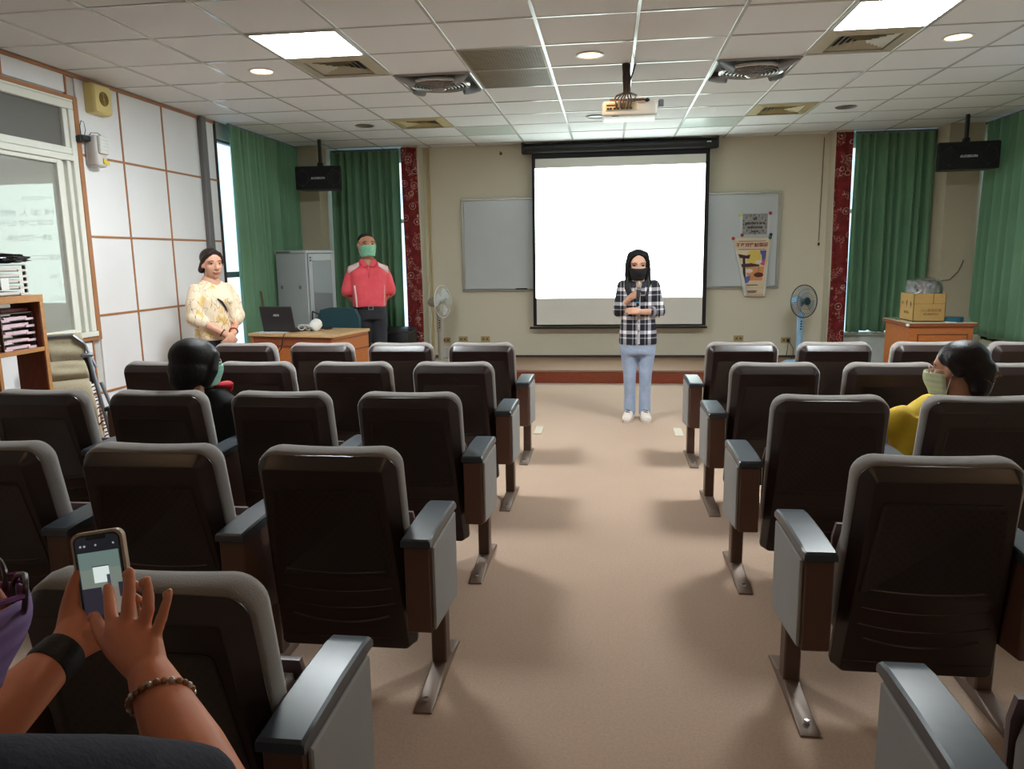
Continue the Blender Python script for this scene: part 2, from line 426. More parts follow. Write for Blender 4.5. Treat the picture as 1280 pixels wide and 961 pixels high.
# ------------------------------------------------------------------ ceiling fixtures
def cell(k,j): return GX+k*S, GY+j*S
def led(k,j,label):
    x,y = cell(k,j); t = thing('ceiling_light', label, 'ceiling light', (x+S/2,y+S/2,H-.01), 'square ceiling light panels')
    f = MB()
    for a in ((.012,.012,S-.012,.028),(.012,S-.028,S-.012,S-.012),(.012,.028,.028,S-.028),(S-.028,.028,S-.012,S-.028)):
        f.box(x+a[0],y+a[1],H-.008,x+a[2],y+a[3],H+.03)
    obj('frame', f, m_bar, t)
    obj('diffuser', B(x+.028,y+.028,H-.003,x+S-.028,y+S-.028,H+.02), glow('lit diffuser',(.90,.98,1.0),PANEL_E), t)
led(-3,0,'lit square ceiling panel left of the warm round lamp, above the bookshelf side')
led(3,0,'lit square ceiling panel cut by the top edge, right of the projector')
def unlit(k,j,label):
    x,y = cell(k,j); t = thing('ceiling_light', label, 'ceiling light', (x+S/2,y+S/2,H-.01), 'unlit ceiling panels')
    obj('diffuser', B(x+.014,y+.014,H-.001,x+S-.014,y+S-.014,H+.02,bev=.003), M('unlit diffuser', rgb(196,206,200), .3, var=.02), t)
unlit(-2,6,'unlit greyish ceiling panel near the screen, left of the screen casing')
unlit(2,6,'unlit greyish ceiling panel near the screen, right of the screen casing')
def vent(k,j,label,col):
    x,y = cell(k,j); cx,cy = x+S/2,y+S/2; t = thing('ceiling_vent', label, 'vent', (cx,cy,H), 'square louvred air vents')
    m = M('vent paint '+col, rgb(176,168,144) if col=='a' else rgb(178,164,120), .5, var=.06)
    f = MB()
    for r0,r1,z0,z1 in ((.205,.292,H-.012,H+.004),):
        for s1 in (-1,1):
            f.prism([(cx-r1,cy+s1*r1,z1),(cx+r1,cy+s1*r1,z1),(cx+r0,cy+s1*r0,z0),(cx-r0,cy+s1*r0,z0)],(0,0,.012))
            f.prism([(cx+s1*r1,cy-r1,z1),(cx+s1*r1,cy+r1,z1),(cx+s1*r0,cy+r0,z0),(cx+s1*r0,cy-r0,z0)],(0,0,.012))
    obj('frame', f, m, t)
    obj('duct', B(cx-.21,cy-.21,H+.02,cx+.21,cy+.21,H+.034), m_black, t)
    for i,r in enumerate((.19,.155,.12,.085,.05)):
        for s1 in (-1,1):
            obj('louver', MB().prism([(cx-r,cy+s1*r,H-.006),(cx+r,cy+s1*r,H-.006),(cx+r-.03,cy+s1*(r-.03),H+.016),(cx-r+.03,cy+s1*(r-.03),H+.016)],(0,0,.003)), m, t)
            obj('louver', MB().prism([(cx+s1*r,cy-r,H-.006),(cx+s1*r,cy+r,H-.006),(cx+s1*(r-.03),cy+r-.03,H+.016),(cx+s1*(r-.03),cy-r+.03,H+.016)],(0,0,.003)), m, t)
vent(-3,1,'grey beige louvred air vent right beside the lit left ceiling panel','a')
vent(3,1,'grey beige louvred air vent right beside the lit right ceiling panel','a')
vent(-3,5,'yellowed louvred air vent above the left hanging speaker and curtain','b')
vent(3,5,'yellowed louvred air vent right of the screen casing, before the red column','b')
def ceil_fan(k,j,label):
    x,y = cell(k,j); cx,cy = x+S/2,y+S/2; t = thing('ceiling_fan', label, 'ceiling fan', (cx,cy,H), 'recessed round ceiling fans')
    m = M('silver grey fan plastic', rgb(150,148,146), .3, .35, var=.05)
    f = MB()
    q=.292
    for s1 in (-1,1):
        f.box(cx-q,cy+s1*q-.012,H-.012,cx+q,cy+s1*q+.012,H+.02,bev=.004); f.box(cx+s1*q-.012,cy-q,H-.012,cx+s1*q+.012,cy+q,H+.02,bev=.004)
    obj('frame', f, m, t)
    obj('housing', B(cx-q,cy-q,H+.022,cx+q,cy+q,H+.034), M('dark fan well', rgb(72,70,70), .6), t)
    obj('rim', MB().tube([(cx+.235*math.cos(a*PI/20),cy+.235*math.sin(a*PI/20),H-.022) for a in range(41)],.016,8), M('shiny fan rim', rgb(190,188,186), .18,.6), t)
    for a in range(4):
        an=PI/4+a*PI/2; c,s_=math.cos(an),math.sin(an)
        obj('corner_arm', MB().tube([(cx+c*.40,cy+s_*.40,H+.0),(cx+c*.31,cy+s_*.31,H-.012),(cx+c*.235,cy+s_*.235,H-.022)],[.03,.045,.05],10,((0,0,1),.45)) , m, t)
    for i in range(7):
        r=.05+i*.028; obj('grille_ring', MB().tube([(cx+r*math.cos(a*PI/16),cy+r*math.sin(a*PI/16),H-.058+.03*(r/.235)**2) for a in range(33)],.0042,5), m, t)
    for a in range(16):
        an=a*PI/8; obj('grille_spoke', MB().tube([(cx+r*math.cos(an),cy+r*math.sin(an),H-.056+.03*(r/.235)**2) for r in (.04,.10,.17,.235)],.003,4), m, t)
    obj('hub', MB().lathe([(0,H-.075),(.035,H-.072),(.05,H-.06),(.05,H-.045),(0,H-.045)],(cx,cy,0),seg=20,cap=False), m, t)
    for a in range(5):
        an=a*2*PI/5; obj('blade', MB().tube([(cx+r*math.cos(an),cy+r*math.sin(an),H-.01) for r in (.03,.10,.2)],[.02,.045,.05],8,((math.sin(an)*-.8,math.cos(an)*.8,.5),.12)), M('grey fan blade', rgb(120,118,118), .4), t)
ceil_fan(-2,2,'silver recessed ceiling fan left of the brown perforated grille')
ceil_fan(2,2,'silver recessed ceiling fan right of the projector')
# return air grille, two cells deep
t = thing('return_grille','brown perforated return air grille between the left ceiling fan and projector','vent',(GX-S/2,GY+2*S,H))
m_gr = M('brown grille paint', rgb(128,112,82), .5, var=.1)
for j in (1,2):
    x,y = cell(-1,j)
    f=MB()
    for a in ((.012,.012,S-.012,.03),(.012,S-.03,S-.012,S-.012),(.012,.03,.03,S-.03),(S-.03,.03,S-.012,S-.03)): f.box(x+a[0],y+a[1],H-.004,x+a[2],y+a[3],H+.02)
    obj('frame', f, m_gr, t)
    obj('backing', B(x+.02,y+.02,H+.014,x+S-.02,y+S-.02,H+.02), m_black, t)
    for i in range(22):
        yy=y+.036+i*(S-.072)/21.5; obj('slat', B(x+.03,yy,H-.002,x+S-.03,yy+.014,H+.008), m_gr, t)
    f=MB()
    for i in range(26):
        xx=x+.036+i*(S-.072)/25.5; f.box(xx,y+.03,H-.001,xx+.007,y+S-.03,H+.006)
    o=obj('mesh_bars', f, m_gr, t); o['kind']='stuff'
def downlight(x,y,label,on,group,k=1.0):
    t = thing('downlight', label, 'downlight', (x,y,H), group)
    obj('trim_ring', MB().lathe([(.078,H+.002),(.098,H+.001),(.102,H-.004),(.094,H-.009),(.08,H-.006),(.078,H+.002)],(x,y,0),seg=32,cap=False), m_white if on else M('grey ring', rgb(130,126,120), .5), t)
    obj('lens', MB().lathe([(0,H-.004),(.06,H-.004),(.08,H-.001),(.08,H+.01),(0,H+.01)],(x,y,0),seg=28,cap=False), glow('warm lens',(1,.60,.30),LENS_E) if on else M('dim lens', rgb(90,86,80), .3), t)
    if on:
        l = bpy.data.lights.new('lamp','SPOT'); l.energy=SPOT_W*k; l.color=(1,.62,.33); l.spot_size=R(150); l.spot_blend=.6; l.shadow_soft_size=.07
        lo = bpy.data.objects.new('lamp',l); C.objects.link(lo); lo.parent=t; lo.location=(0,0,-.03)
G1='lit warm downlights'; G2='unlit downlights'
yb=GY+1.5*S
downlight(GX-3.5*S, yb, 'warm lit round downlight left of the grey air vent by the left panel', True, G1)
downlight(GX+.5*S, yb, 'warm lit round downlight just before the projector', True, G1)
downlight(GX+4.5*S, yb, 'warm lit round downlight right of the right hand air vent', True, G1)
downlight(GX-3.5*S, GY+5.5*S, 'dark unlit downlight above the left hanging speaker', False, G2)
downlight(GX+4.5*S, GY+5.5*S, 'dark unlit downlight above the right hanging speaker', False, G2)
downlight(GX+.5*S, GY+5.5*S, 'unlit downlight partly behind the projector body', False, G2)
for kx in (-3.5,.5,4.5):   # the same lamps over the rear rows, outside the picture
    downlight(GX+kx*S, GY-5.5*S, 'warm lit round downlight over the rear seats, '+{-3.5:'near the window wall',.5:'over the aisle',4.5:'near the right wall'}[kx]+', outside the picture', True, 'rear downlights', .55)

# projector
t = thing('projector','white ceiling projector with loose cables hanging before the screen','projector',(.16,6.06,2.5))
m_pw = M('projector shell', rgb(226,222,212), .4, var=.03)
obj('body', B(-.055,5.95,2.495,.355,6.26,2.605,bev=.022,seg=3), m_pw, t)
obj('rear_panel', B(-.03,5.944,2.535,.20,5.952,2.585), M('projector rear plate', rgb(206,190,150), .5), t)
for x in (-.02,.0,.03,.055,.09,.12,.15): obj('port', B(x,5.938,2.54,x+.016,5.946,2.552), m_black, t)
obj('slot', B(-.022,5.94,2.566,.06,5.946,2.573), m_black, t)
obj('lens', MB().lathe([(0,0),(.035,0),(.042,.02),(.042,.05),(.03,.052),(0,.045)],(.24,6.25,2.55),(0,1,0),cap=False), m_black, t)
obj('foot_slot', B(.02,5.96,2.4925,.07,5.975,2.497), m_black, t)
obj('ceiling_post', MB().tube([(.12,6.0,H+.01),(.125,6.02,2.78),(.13,6.04,2.66)],[.032,.028,.026],10), M('brown black pole', rgb(48,34,28), .5), t)
obj('mount_plate', B(.0,5.99,2.612,.26,6.2,2.622,bev=.003), M('rusty bracket', rgb(150,92,58), .5), t)
for x in (.05,.2): obj('mount_arm', MB().tube([(.13,6.04,2.68),(x,6.04,2.655),(x-.02,6.04,2.615)],.008,6), m_chrome, t)
for i,(x,dx) in enumerate(((.05,-.02),(.08,-.01),(.10,.0),(.13,.02),(.15,.04))):
    obj('cable', MB().tube([(.12+.012*math.cos(i*2),5.985+.01*math.sin(i*2),H),(.10+.012*i,5.975,2.78),(.105+.01*i,5.955,2.66),(x+dx*.3,5.93,2.60),(x,5.932,2.545)],.0065,6), m_black if i%2 else M('brown cable', rgb(60,34,22), .5), t)
obj('cable', MB().tube([(.19,5.99,H+.005),(.17,5.98,2.80),(.14,5.965,2.72),(.125,5.96,2.68)],.006,6), m_black, t)
obj('sensor_stalk', MB().tube([(.13,5.945,2.592),(.27,5.93,2.598)],.003,6), m_black, t)
obj('sensor_head', MB().ell((.275,5.93,2.596),(.02,.012,.014)), m_black, t)
obj('side_box', B(.362,6.0,2.56,.40,6.06,2.61,bev=.004), M('grey box', rgb(120,120,124), .5), t)

# screen
t = thing('projection_screen','large pull-down projection screen with black border, glowing white','screen',(.13,9.74,2.79))
obj('casing', MB().tube([(-1.07,9.745,2.787),(1.29,9.745,2.787)],.062,12,((0,0,1),.85)), m_black, t)
for x in (-1.085,1.285): obj('casing_end', B(x,9.69,2.73,x+.022,9.80,2.865,bev=.004), m_black, t)
for x in (-1.08,1.29): obj('hanger', MB().tube([(x,9.74,2.83),(x,9.80,2.845),(x,YF,2.845)],.006,6), m_chrome, t)
obj('casing_badge', B(1.165,9.68,2.795,1.215,9.684,2.807), m_white, t)
obj('screen_border', B(-.962,9.745,.58,1.212,9.749,2.78), m_blackmatte, t)
obj('screen_fabric', B(-.918,9.742,.60,1.165,9.7455,2.667), M('matte white screen cloth', rgb(222,220,212), .8, var=.01), t)
pic = obj('projected_picture', B(-.925,9.740,.938,1.160,9.7425,2.553), glow('projected light',(.84,1,.95),SCREEN_E), t)
lines=[('二〇二〇・一・○○○○ ○',2.36,.07),('零行零三十條（個）人。接受登記',2.17,.085),('二十四 四 ○二條 二十四 ○三十四',2.03,.085),('零行零主。主動一了打主足夠。',1.83,.085),('立在○?',1.70,.085),('出（大）在個 ○二○',1.56,.085),('人在以四「中。',1.30,.085),('四個主 ○三',1.18,.085),('說在個體台○?',1.0,.085)]
for s_,z,h in lines:
    o=obj('projected_text', text_mesh(s_,h,face_m((-.82,9.7395,z),*FRONT),.0002,'LEFT',.001), glow('projected dark light',(.85,1,1),.72), pic); o['kind']='stuff'
for x in (-.90,-.27,1.11): 
    f=MB()
    for k in range(3): f.box(x,9.7388,.955+k*.014,x+.028,9.7398,.961+k*.014)
    obj('corner_icon', f, glow('projected icon',(.25,.5,.55),.55), pic)
obj('bottom_bar', B(-1.01,9.735,.545,1.232,9.76,.572,bev=.004), m_black, t)

# whiteboard behind the screen
t = thing('whiteboard','long grey white wall board with metal frame behind the screen','whiteboard',(.1,9.88,1.05))
m_wb=M('white board enamel', rgb(198,204,206), .22, var=.02)
obj('board', B(-1.87,9.872,1.06,2.07,9.898,2.19), m_wb, t)
for a in ((-1.90,1.045,-1.865,2.21),(2.06,1.045,2.10,2.21)): obj('frame_post', B(a[0],9.862,a[1],a[2],9.90,a[3],bev=.004), M('board frame', rgb(170,168,160), .35,.5), t)
obj('frame_rail', B(-1.902,9.860,2.185,2.10,9.90,2.215,bev=.004), M('board frame',None), t)
obj('pen_tray', B(-1.904,9.8575,1.03,2.10,9.90,1.05,bev=.004), M('board frame',None), t)
tag(obj('marker_pen', MB().tube([(-1.20,9.864,1.058),(-1.05,9.864,1.058)],.008,8), m_black),'dark marker pen lying in the board tray left of the screen','pen')

# posters and magnets on the board
def curl_poster():
    f=lambda u,v: Vector((1.535+.45*u*(1-.0*v) + (.0), 9.862-.004, 1.655-.72*v))
    return f
t = thing('poster','cream poster with red title, its side edges curling inward','poster',(1.75,9.86,1.3))
def pf(u,v):   # u across, v down; edges curl in towards the bottom
    half=.225-.10*v; c=1.762+.05*v
    return Vector((c+(u-.5)*2*half, 9.8585, 1.655-.725*v))
obj('sheet', MB().grid(pf,12,14), M('poster paper', rgb(226,206,176), .7, var=.04), t)
solid(t.children[0],.002)
obj('rolled_edge', MB().tube([(1.54,9.858,1.60),(1.62,9.85,1.33),(1.71,9.84,.945)],[.006,.018,.026],10), M('poster back', rgb(214,214,210), .7), t)
obj('rolled_edge', MB().tube([(1.985,9.858,1.60),(1.955,9.85,1.30),(1.93,9.84,.94)],[.004,.01,.014],10), M('poster back',None), t)
m_pr=M('poster red', rgb(150,48,44), .7); m_pk=M('poster dark brown', rgb(66,46,40), .7)
obj('title', text_mesh('不打烊性創樂園',.055,face_m((1.762,9.852,1.565),*FRONT),.0004,'CENTER',.0012), m_pr, t)
def flat(name,pts,col,y=9.853): obj(name, MB().prism([(x,y,z) for x,z in pts],(0,.002,0)), M('poster '+name,col,.7,var=.03), t)
circ=lambda cx,cz,rx,rz,n=20,a0=0,a1=2*PI: [(cx+rx*math.cos(a0+(a1-a0)*i/n),cz+rz*math.sin(a0+(a1-a0)*i/n)) for i in range(n+(0 if a1-a0>6.2 else 1))]
flat('yellow_disc',circ(1.79,1.42,.085,.085),rgb(226,200,96),9.854)
flat('orange_ground',[(1.70,1.30),(1.92,1.30),(1.90,1.13),(1.73,1.13)],rgb(222,150,96),9.8545)
flat('brown_beam',[(1.60,1.46),(1.70,1.44),(1.75,1.45),(1.735,1.40),(1.62,1.41)],rgb(66,46,40),9.8525)
flat('brown_post',[(1.655,1.43),(1.685,1.43),(1.70,1.15),(1.67,1.12)],rgb(60,42,38),9.8522)
flat('brown_bench',[(1.64,1.335),(1.76,1.345),(1.86,1.325),(1.86,1.305),(1.65,1.295)],rgb(72,50,46),9.852)
flat('blue_shape',[(1.86,1.50),(1.94,1.50),(1.93,1.37),(1.89,1.37),(1.885,1.44),(1.87,1.46)],rgb(90,92,150),9.8522)
flat('pink_shape',[(1.88,1.36),(1.93,1.40),(1.92,1.31),(1.87,1.33)],rgb(206,92,120),9.852)
flat('cloud_shape',circ(1.74,1.25,.045,.025),rgb(228,220,216),9.8518)
flat('cloud_shape',circ(1.85,1.36,.04,.02),rgb(228,220,216),9.8518)
flat('boat_shape',circ(1.70,1.17,.055,.075,14,PI*1.05,PI*2.1),rgb(96,100,170),9.8515)
flat('dark_oval',circ(1.855,1.20,.058,.03),rgb(92,40,44),9.8515)
flat('green_sprig',[(1.845,1.23),(1.855,1.23),(1.86,1.30),(1.85,1.30)],rgb(110,140,70),9.8512)
for z,w in ((1.075,.07),(1.0,.06),(.985,.05)): obj('small_print', B(1.78-w,9.8445,z-.004,1.78+w,9.8455,z+.004), m_pk, t)
for z in (1.615,1.515): obj('small_print', B(1.60,9.852,z-.003,1.93,9.853,z+.003), m_pr, t)
t = thing('notice_sheet','grey sheet with dark lettering pinned above the cream poster','poster',(1.79,9.86,1.82))
obj('sheet', B(1.61,9.862,1.69,1.97,9.866,1.95), M('notice white', rgb(206,210,210), .7), t)
obj('print_area', B(1.64,9.8605,1.695,1.94,9.863,1.948), M('notice grey', rgb(150,150,148), .7, var=.25, vs=20), t)
for s_,z,h in (('all',1.89,.05),('genders are',1.835,.05),('welcome',1.785,.05),('here',1.735,.045)):
    obj('lettering', text_mesh(s_,h,face_m((1.79,9.859,z),*FRONT),.0004,'CENTER',.002), m_pk, t)
for i in range(16):
    a=i/16*2*PI; x=1.79+.135*math.cos(a)+random.uniform(-.01,.01); z=1.82+.11*math.sin(a)
    obj('leaf_print', MB().prism([(x-.006,9.859,z),(x,9.859,z-.018),(x+.006,9.859,z),(x,9.859,z+.018)],(0,.001,0)), m_pk, t)
for x,z,c,l in ((1.612,1.94,(206,206,60),'yellow'),(1.97,1.95,(150,30,44),'red'),(1.64,1.69,(146,30,48),'red'),(1.985,1.69,(28,48,88),'dark blue'),(1.978,1.655,(50,108,78),'green'),(1.535,1.652,(176,28,40),'red')):
    pos={(1.612,1.94):'at the upper left corner of the grey notice',(1.97,1.95):'at the upper right corner of the grey notice',(1.64,1.69):'at the lower left corner of the grey notice',(1.985,1.69):'at the lower right corner of the grey notice',(1.978,1.655):'at the upper right corner of the cream poster',(1.535,1.652):'at the upper left corner of the cream poster'}[(x,z)]
    tag(obj('magnet', MB().lathe([(0,0),(.019,0),(.021,.006),(.017,.014),(0,.015)],(x,9.8605,z),(0,-1,0),seg=18,cap=False), M('magnet '+l+pos, rgb(*c), .35)), f'round {l} magnet {pos}', 'magnet','magnets on the board')

# front wall fittings
def socket(x,z,label):
    t=thing('wall_socket',label,'socket',(x,9.89,z),'wall sockets on the front wall')
    obj('plate', B(x-.06,9.888,z-.036,x+.06,9.902,z+.036,bev=.004), M('socket beige', rgb(176,152,104), .5), t)
    for dx in (-.025,.025): obj('outlet', B(x+dx-.012,9.884,z-.012,x+dx+.012,9.89,z+.012,bev=.002), M('socket dark', rgb(92,76,48), .5), t)
socket(-2.15,.385,'beige wall socket just right of the grey pedestal fan pole'); socket(-1.92,.40,'beige wall socket, middle of the three left of the screen')
socket(-1.62,.40,'beige wall socket nearest the screen on its left'); socket(1.645,.40,'beige wall socket under the right end of the board'); socket(2.226,.376,'beige wall socket with black plug beside the blue fan')
t=thing('power_plug','black plug and two thin cables in the socket beside the blue fan','plug',(2.25,9.88,.37))
obj('plug_body', B(2.235,9.855,.355,2.265,9.888,.395,bev=.005), m_black, t)
obj('cable', MB().tube([(2.25,9.86,.36),(2.24,9.84,.27),(2.22,9.82,.165)],.004,6), m_black, t); obj('cable', MB().tube([(2.26,9.86,.36),(2.31,9.84,.28),(2.30,9.80,.20),(2.27,9.75,.163)],.004,6), m_black, t)
tag(obj('floor_junction_box', B(-2.21,9.84,.155,-2.03,9.898,.30,bev=.006), m_white),'white box at the wall foot below the leftmost front socket','box')
t=thing('conduit','two cream cable pipes running down the front wall beside left column','pipe',(-2.33,9.88,1.5))
for x in (-2.335,-2.31): obj('pipe', MB().tube([(x,9.885,.16),(x,9.885,1.3),(x+.004,9.885,H)],.009,8), M('cream pipe', rgb(206,186,140), .5), t)
obj('loose_wire', MB().tube([(-2.34,9.87,1.15),(-2.37,9.86,.95),(-2.33,9.86,.7),(-2.36,9.86,.4),(-2.34,9.86,.18)],.005,6), m_white, t)
t=thing('blind_cord','thin grey cord hanging down front wall by the right column','cord',(2.57,9.89,1.55))
obj('cord', MB().tube([(2.572,9.892,H-.04),(2.568,9.892,2.2),(2.565,9.892,1.60)],.005,6), M('cord grey', rgb(120,112,100), .6), t); obj('pull', MB().ell((2.565,9.888,1.565),(.014,.010,.022)), M('pull brown', rgb(60,46,36), .5), t)
t=thing('wall_hook','small dark hook high on the front wall left of the screen','hook',(-1.37,9.89,2.767))
obj('plate', MB().lathe([(0,0),(.02,0),(.02,.01),(0,.012)],(-1.37,9.90,2.767),(0,-1,0),seg=14,cap=False), M('hook brown', rgb(96,80,60), .5), t); obj('pin', MB().tube([(-1.37,9.89,2.767),(-1.37,9.86,2.765),(-1.37,9.855,2.79)],.006,6), M('hook brown',None), t)

# red cloths on the columns
for x0,x1,l in ((-2.605,-2.40,'left'),(2.655,2.845,'right')):
    o=obj('fabric_panel', MB().grid(lambda u,v: Vector((x0+(x1-x0)*u+.008*math.sin(v*5), 9.652-.006*math.sin(u*9+v*4), .16+2.69*v)),10,30), m_red)
    solid(o,.006); tag(o, f'red floral cloth strip covering the column {"beside the man in pink" if l=="left" else "behind the blue fan"}','cloth','red floral strips on the columns')

# curtains
def curtain(label, p, q, top, bot, folds, amp, normal, seed):
    p=Vector(p);q=Vector(q);n=Vector(normal); rr=random.Random(seed); ph=[rr.uniform(-.5,.5) for _ in range(folds+2)]
    L=(q-p).length
    def f(u,v):
        a=u*folds; i=int(min(a,folds-1e-6)); fr=a-i
        w=math.sin(2*PI*(a+.16*math.sin(2.3*a+seed)))
        k=.6+.4*min(1,v*1.6); k*= .85+.5*ph[i]
        sq=w*abs(w)**.25
        d=p.lerp(q,u+.012*math.sin(3*v+u*7+seed)*v/L)
        return Vector((d.x,d.y,0))+n*(amp*k*sq+.02*v*math.sin(u*5+seed))+Vector((0,0,top+(bot-top)*v+ (.012*math.sin(a*2.1+seed) if v>.99 else 0)))
    t=thing('curtain',label,'curtain',(p.x,p.y,bot),'green curtains')
    o=obj('drape', MB().grid(f,folds*14,22), m_curtain, t, ang=80); solid(o,.003)
    hd=lambda u,v:(lambda w: Vector((w.x,w.y,top+.002-.11*v)))(f(u,0)+n*.004)
    o=obj('heading_tape', MB().grid(lambda u,v: f(u,0)+n*.006+Vector((0,0,-.10*v)),folds*14,2), m_curtain, t, ang=80)
    obj('curtain_rail', MB().tube([p+Vector((0,0,top+.012)),q+Vector((0,0,top+.012))],.012,8,((0,0,1),1)), m_grey_alu, t)
    return t
c=curtain('long green pleated curtain along the left wall behind woman in floral blouse',(-3.87,7.64,0),(-3.87,9.40,0),2.84,.50,15,.062,(1,0,0),1)
curtain('green pleated curtain behind the man in the pink polo shirt',(-3.56,9.74,0),(-2.665,9.74,0),2.83,.50,9,.06,(0,-1,0),2)
curtain('green pleated curtain behind the wooden cabinet and carton',(2.89,9.74,0),(3.82,9.74,0),2.84,.50,9,.065,(0,-1,0),3)
curtain('green pleated curtain along the right wall at picture edge',(4.17,6.3,0),(4.17,9.40,0),2.84,.52,19,.07,(-1,0,0),4)
# hanging speakers
def speaker(x0,x1,y,z0,z1,label,tilt):
    cx=(x0+x1)/2; t=thing('hanging_speaker',label,'speaker',(cx,y+.12,z1),'black speakers hung from the ceiling')
    hw=(x1-x0)/2
    f=MB().prism([(-hw,0,z0),(hw,0,z0),(hw-.06,.24,z0),(-hw+.06,.24,z0)],(0,0,z1-z0))
    bmesh.ops.bevel(f.bm,geom=f.bm.edges[:],offset=.008,segments=2,affect='EDGES')
    mm=Matrix.Translation((cx,y,0))@Matrix.Rotation(tilt,4,'Z')
    obj('cabinet', f.xf(mm), m_black, t)
    obj('grille_cloth', B(-hw+.012,-.008,z0+.012,hw-.012,.004,z1-.012,bev=.006).xf(mm), M('speaker grille', rgb(19,19,23), .75, bump=.5, bs=500), t)
    for dx in (-.19,.19):
        obj('driver_ring', MB().tube([(dx+.075*math.cos(a*PI/16),-.0095,(z0+z1)/2+.085*math.sin(a*PI/16)) for a in range(33)],.004,6).xf(mm), M('dim ring', rgb(30,30,36), .4), t)
        for sz in (-.095,.095): obj('rivet', MB().ell((dx*.95,-.009,(z0+z1)/2+sz),(.005,.003,.005),u=8,v=6).xf(mm), M('rivet grey', rgb(90,90,98), .4), t)
    obj('logo', text_mesh('AUDEKON',.034,mm@face_m((.0,-.0095,z0+.13),*FRONT),.0006,'CENTER',.001), M('logo silver', rgb(210,210,214), .4), t)
    obj('bracket', B(-.03,.09,z1-.005,.03,.15,z1+.05,bev=.004).xf(mm), m_black, t)
    obj('ceiling_pole', MB().tube([(0,.12,z1+.04),(0,.12,H-.002)],.022,10).xf(mm), M('pole dark brown', rgb(34,26,24), .5), t)
speaker(-3.66,-3.11,8.80,2.285,2.555,'black speaker hung from ceiling pole between the left curtains',R(4))
speaker(3.42,4.02,8.72,2.30,2.58,'black speaker hung from ceiling pole between the right curtains',R(-6))

# ------------------------------------------------------------------ auditorium chairs
def perforated():
    t=NT('brown seat shell'); mp=t.n('ShaderNodeMapping'); mp.inputs['Scale'].default_value=(95,95,95); t.l(t.obj(),mp.inputs[0])
    sx=t.n('ShaderNodeSeparateXYZ'); t.l(mp.outputs[0],sx.inputs[0])
    a=t.math('SINE',t.math('MULTIPLY',sx.outputs[0],2.2)); b=t.math('SINE',t.math('MULTIPLY',sx.outputs[2],2.2))
    d=t.math('GREATER_THAN',t.math('MULTIPLY',a,b),.45)
    t.set(Base_Color=t.mix(d,t.ramp(t.noise(8,3),[(.3,rgb(36,26,25)),(.7,rgb(42,31,29))]),rgb(28,20,20)),Roughness=.42)
    t.bump(d,.2,.0015); return t.m
m_perf=perforated()
m_shell=M('brown seat plastic', rgb(46,33,31), .33, var=.08, bump=.06, bs=400)
m_cush=M('grey beige upholstery', rgb(122,114,109), .85, var=.06, bump=.25, bs=260, sheen=.5)
m_pad=M('dark slate armrest', rgb(58,66,76), .34, var=.1, vs=30)
m_armwood=M('brown armrest body', rgb(96,66,54), .5, var=.08)
m_side=M('grey side cloth', rgb(152,150,148), .85, var=.05, bump=.3, bs=300)
m_leg=M('brown steel leg', rgb(92,70,60), .42, .2, var=.08)
m_foot=M('steel foot plate', rgb(124,106,94), .5, .3, var=.1)
m_pan=M('seat pan', rgb(104,86,88), .4, var=.05)
Bv=Vector((0,.19,.15)); Tv=Vector((0,.045,.868)); vd=(Tv-Bv).normalized(); Lb=(Tv-Bv).length
nd=Vector((0,-vd.z,vd.y))      # outward normal of the seat back's rear face
def bp(u,v,n): return Vector((u,0,0))+Bv+vd*v+nd*n
def outline(hwb,hwt,v0,v1,rt_,rb,n,ins=0,dip=0.0,k=6):
    pts=[]
    def arc(cx,cy,r,a0,a1):
        for i in range(k+1):
            a=a0+(a1-a0)*i/k; pts.append((cx+r*math.cos(a),cy+r*math.sin(a)))
    hb=hwb-ins; ht=hwt-ins; v0=v0+ins; v1=v1-ins; r1=max(.004,rt_-ins); r0=max(.004,rb-ins)
    arc(hb-r0,v0+r0,r0,-PI/2,0); arc(ht-r1,v1-r1,r1,0,PI/2)
    for i in range(1,6): 
        x=(ht-r1)*(1-2*i/6); pts.append((x,v1-dip*math.cos(x/(ht)*PI/2)**2))
    arc(-ht+r1,v1-r1,r1,PI/2,PI); arc(-hb+r0,v0+r0,r0,PI,1.5*PI)
    return [bp(x,y,n) for x,y in pts]
def cushion_mb():
    a=(.240,.240,.10,Lb,.070,.04); d=.006
    return MB().loft([outline(*a,.010,.016,d),outline(*a,.004,.006,d),outline(*a,-.008,0,d),outline(*a,-.045,0,d),outline(*a,-.070,.008,d),outline(*a,-.090,.03,d),outline(*a,-.096,.07,d)])
def shell_mb():
    a=(.242,.230,0,Lb-.011,.05,.02); g=(.228,.200,.012,Lb-.036,.014,.02)
    return MB().loft([outline(*a,-.010),outline(*a,.008),outline(*a,.011,.003),outline(*g,.053),outline(*g,.056,.004)])
def rpanel_mb():
    a=(.200,.172,.30,Lb-.105,.02,.02)
    return MB().loft([outline(*a,.050),outline(*a,.0580),outline(*a,.0580,.008),outline(*a,.0562,.011)])
def ridge_mb(v,hw,sag,r=.004):
    return MB().tube([bp(hw*(i/6-1),v-sag*(1-(i/6-1)**2),.056) for i in range(13)],r,6,ends=2)
me_c={}
def share(name,mb,mat,ang=35):
    me=mb.mesh(name,True,ang); me.materials.append(mat); return me
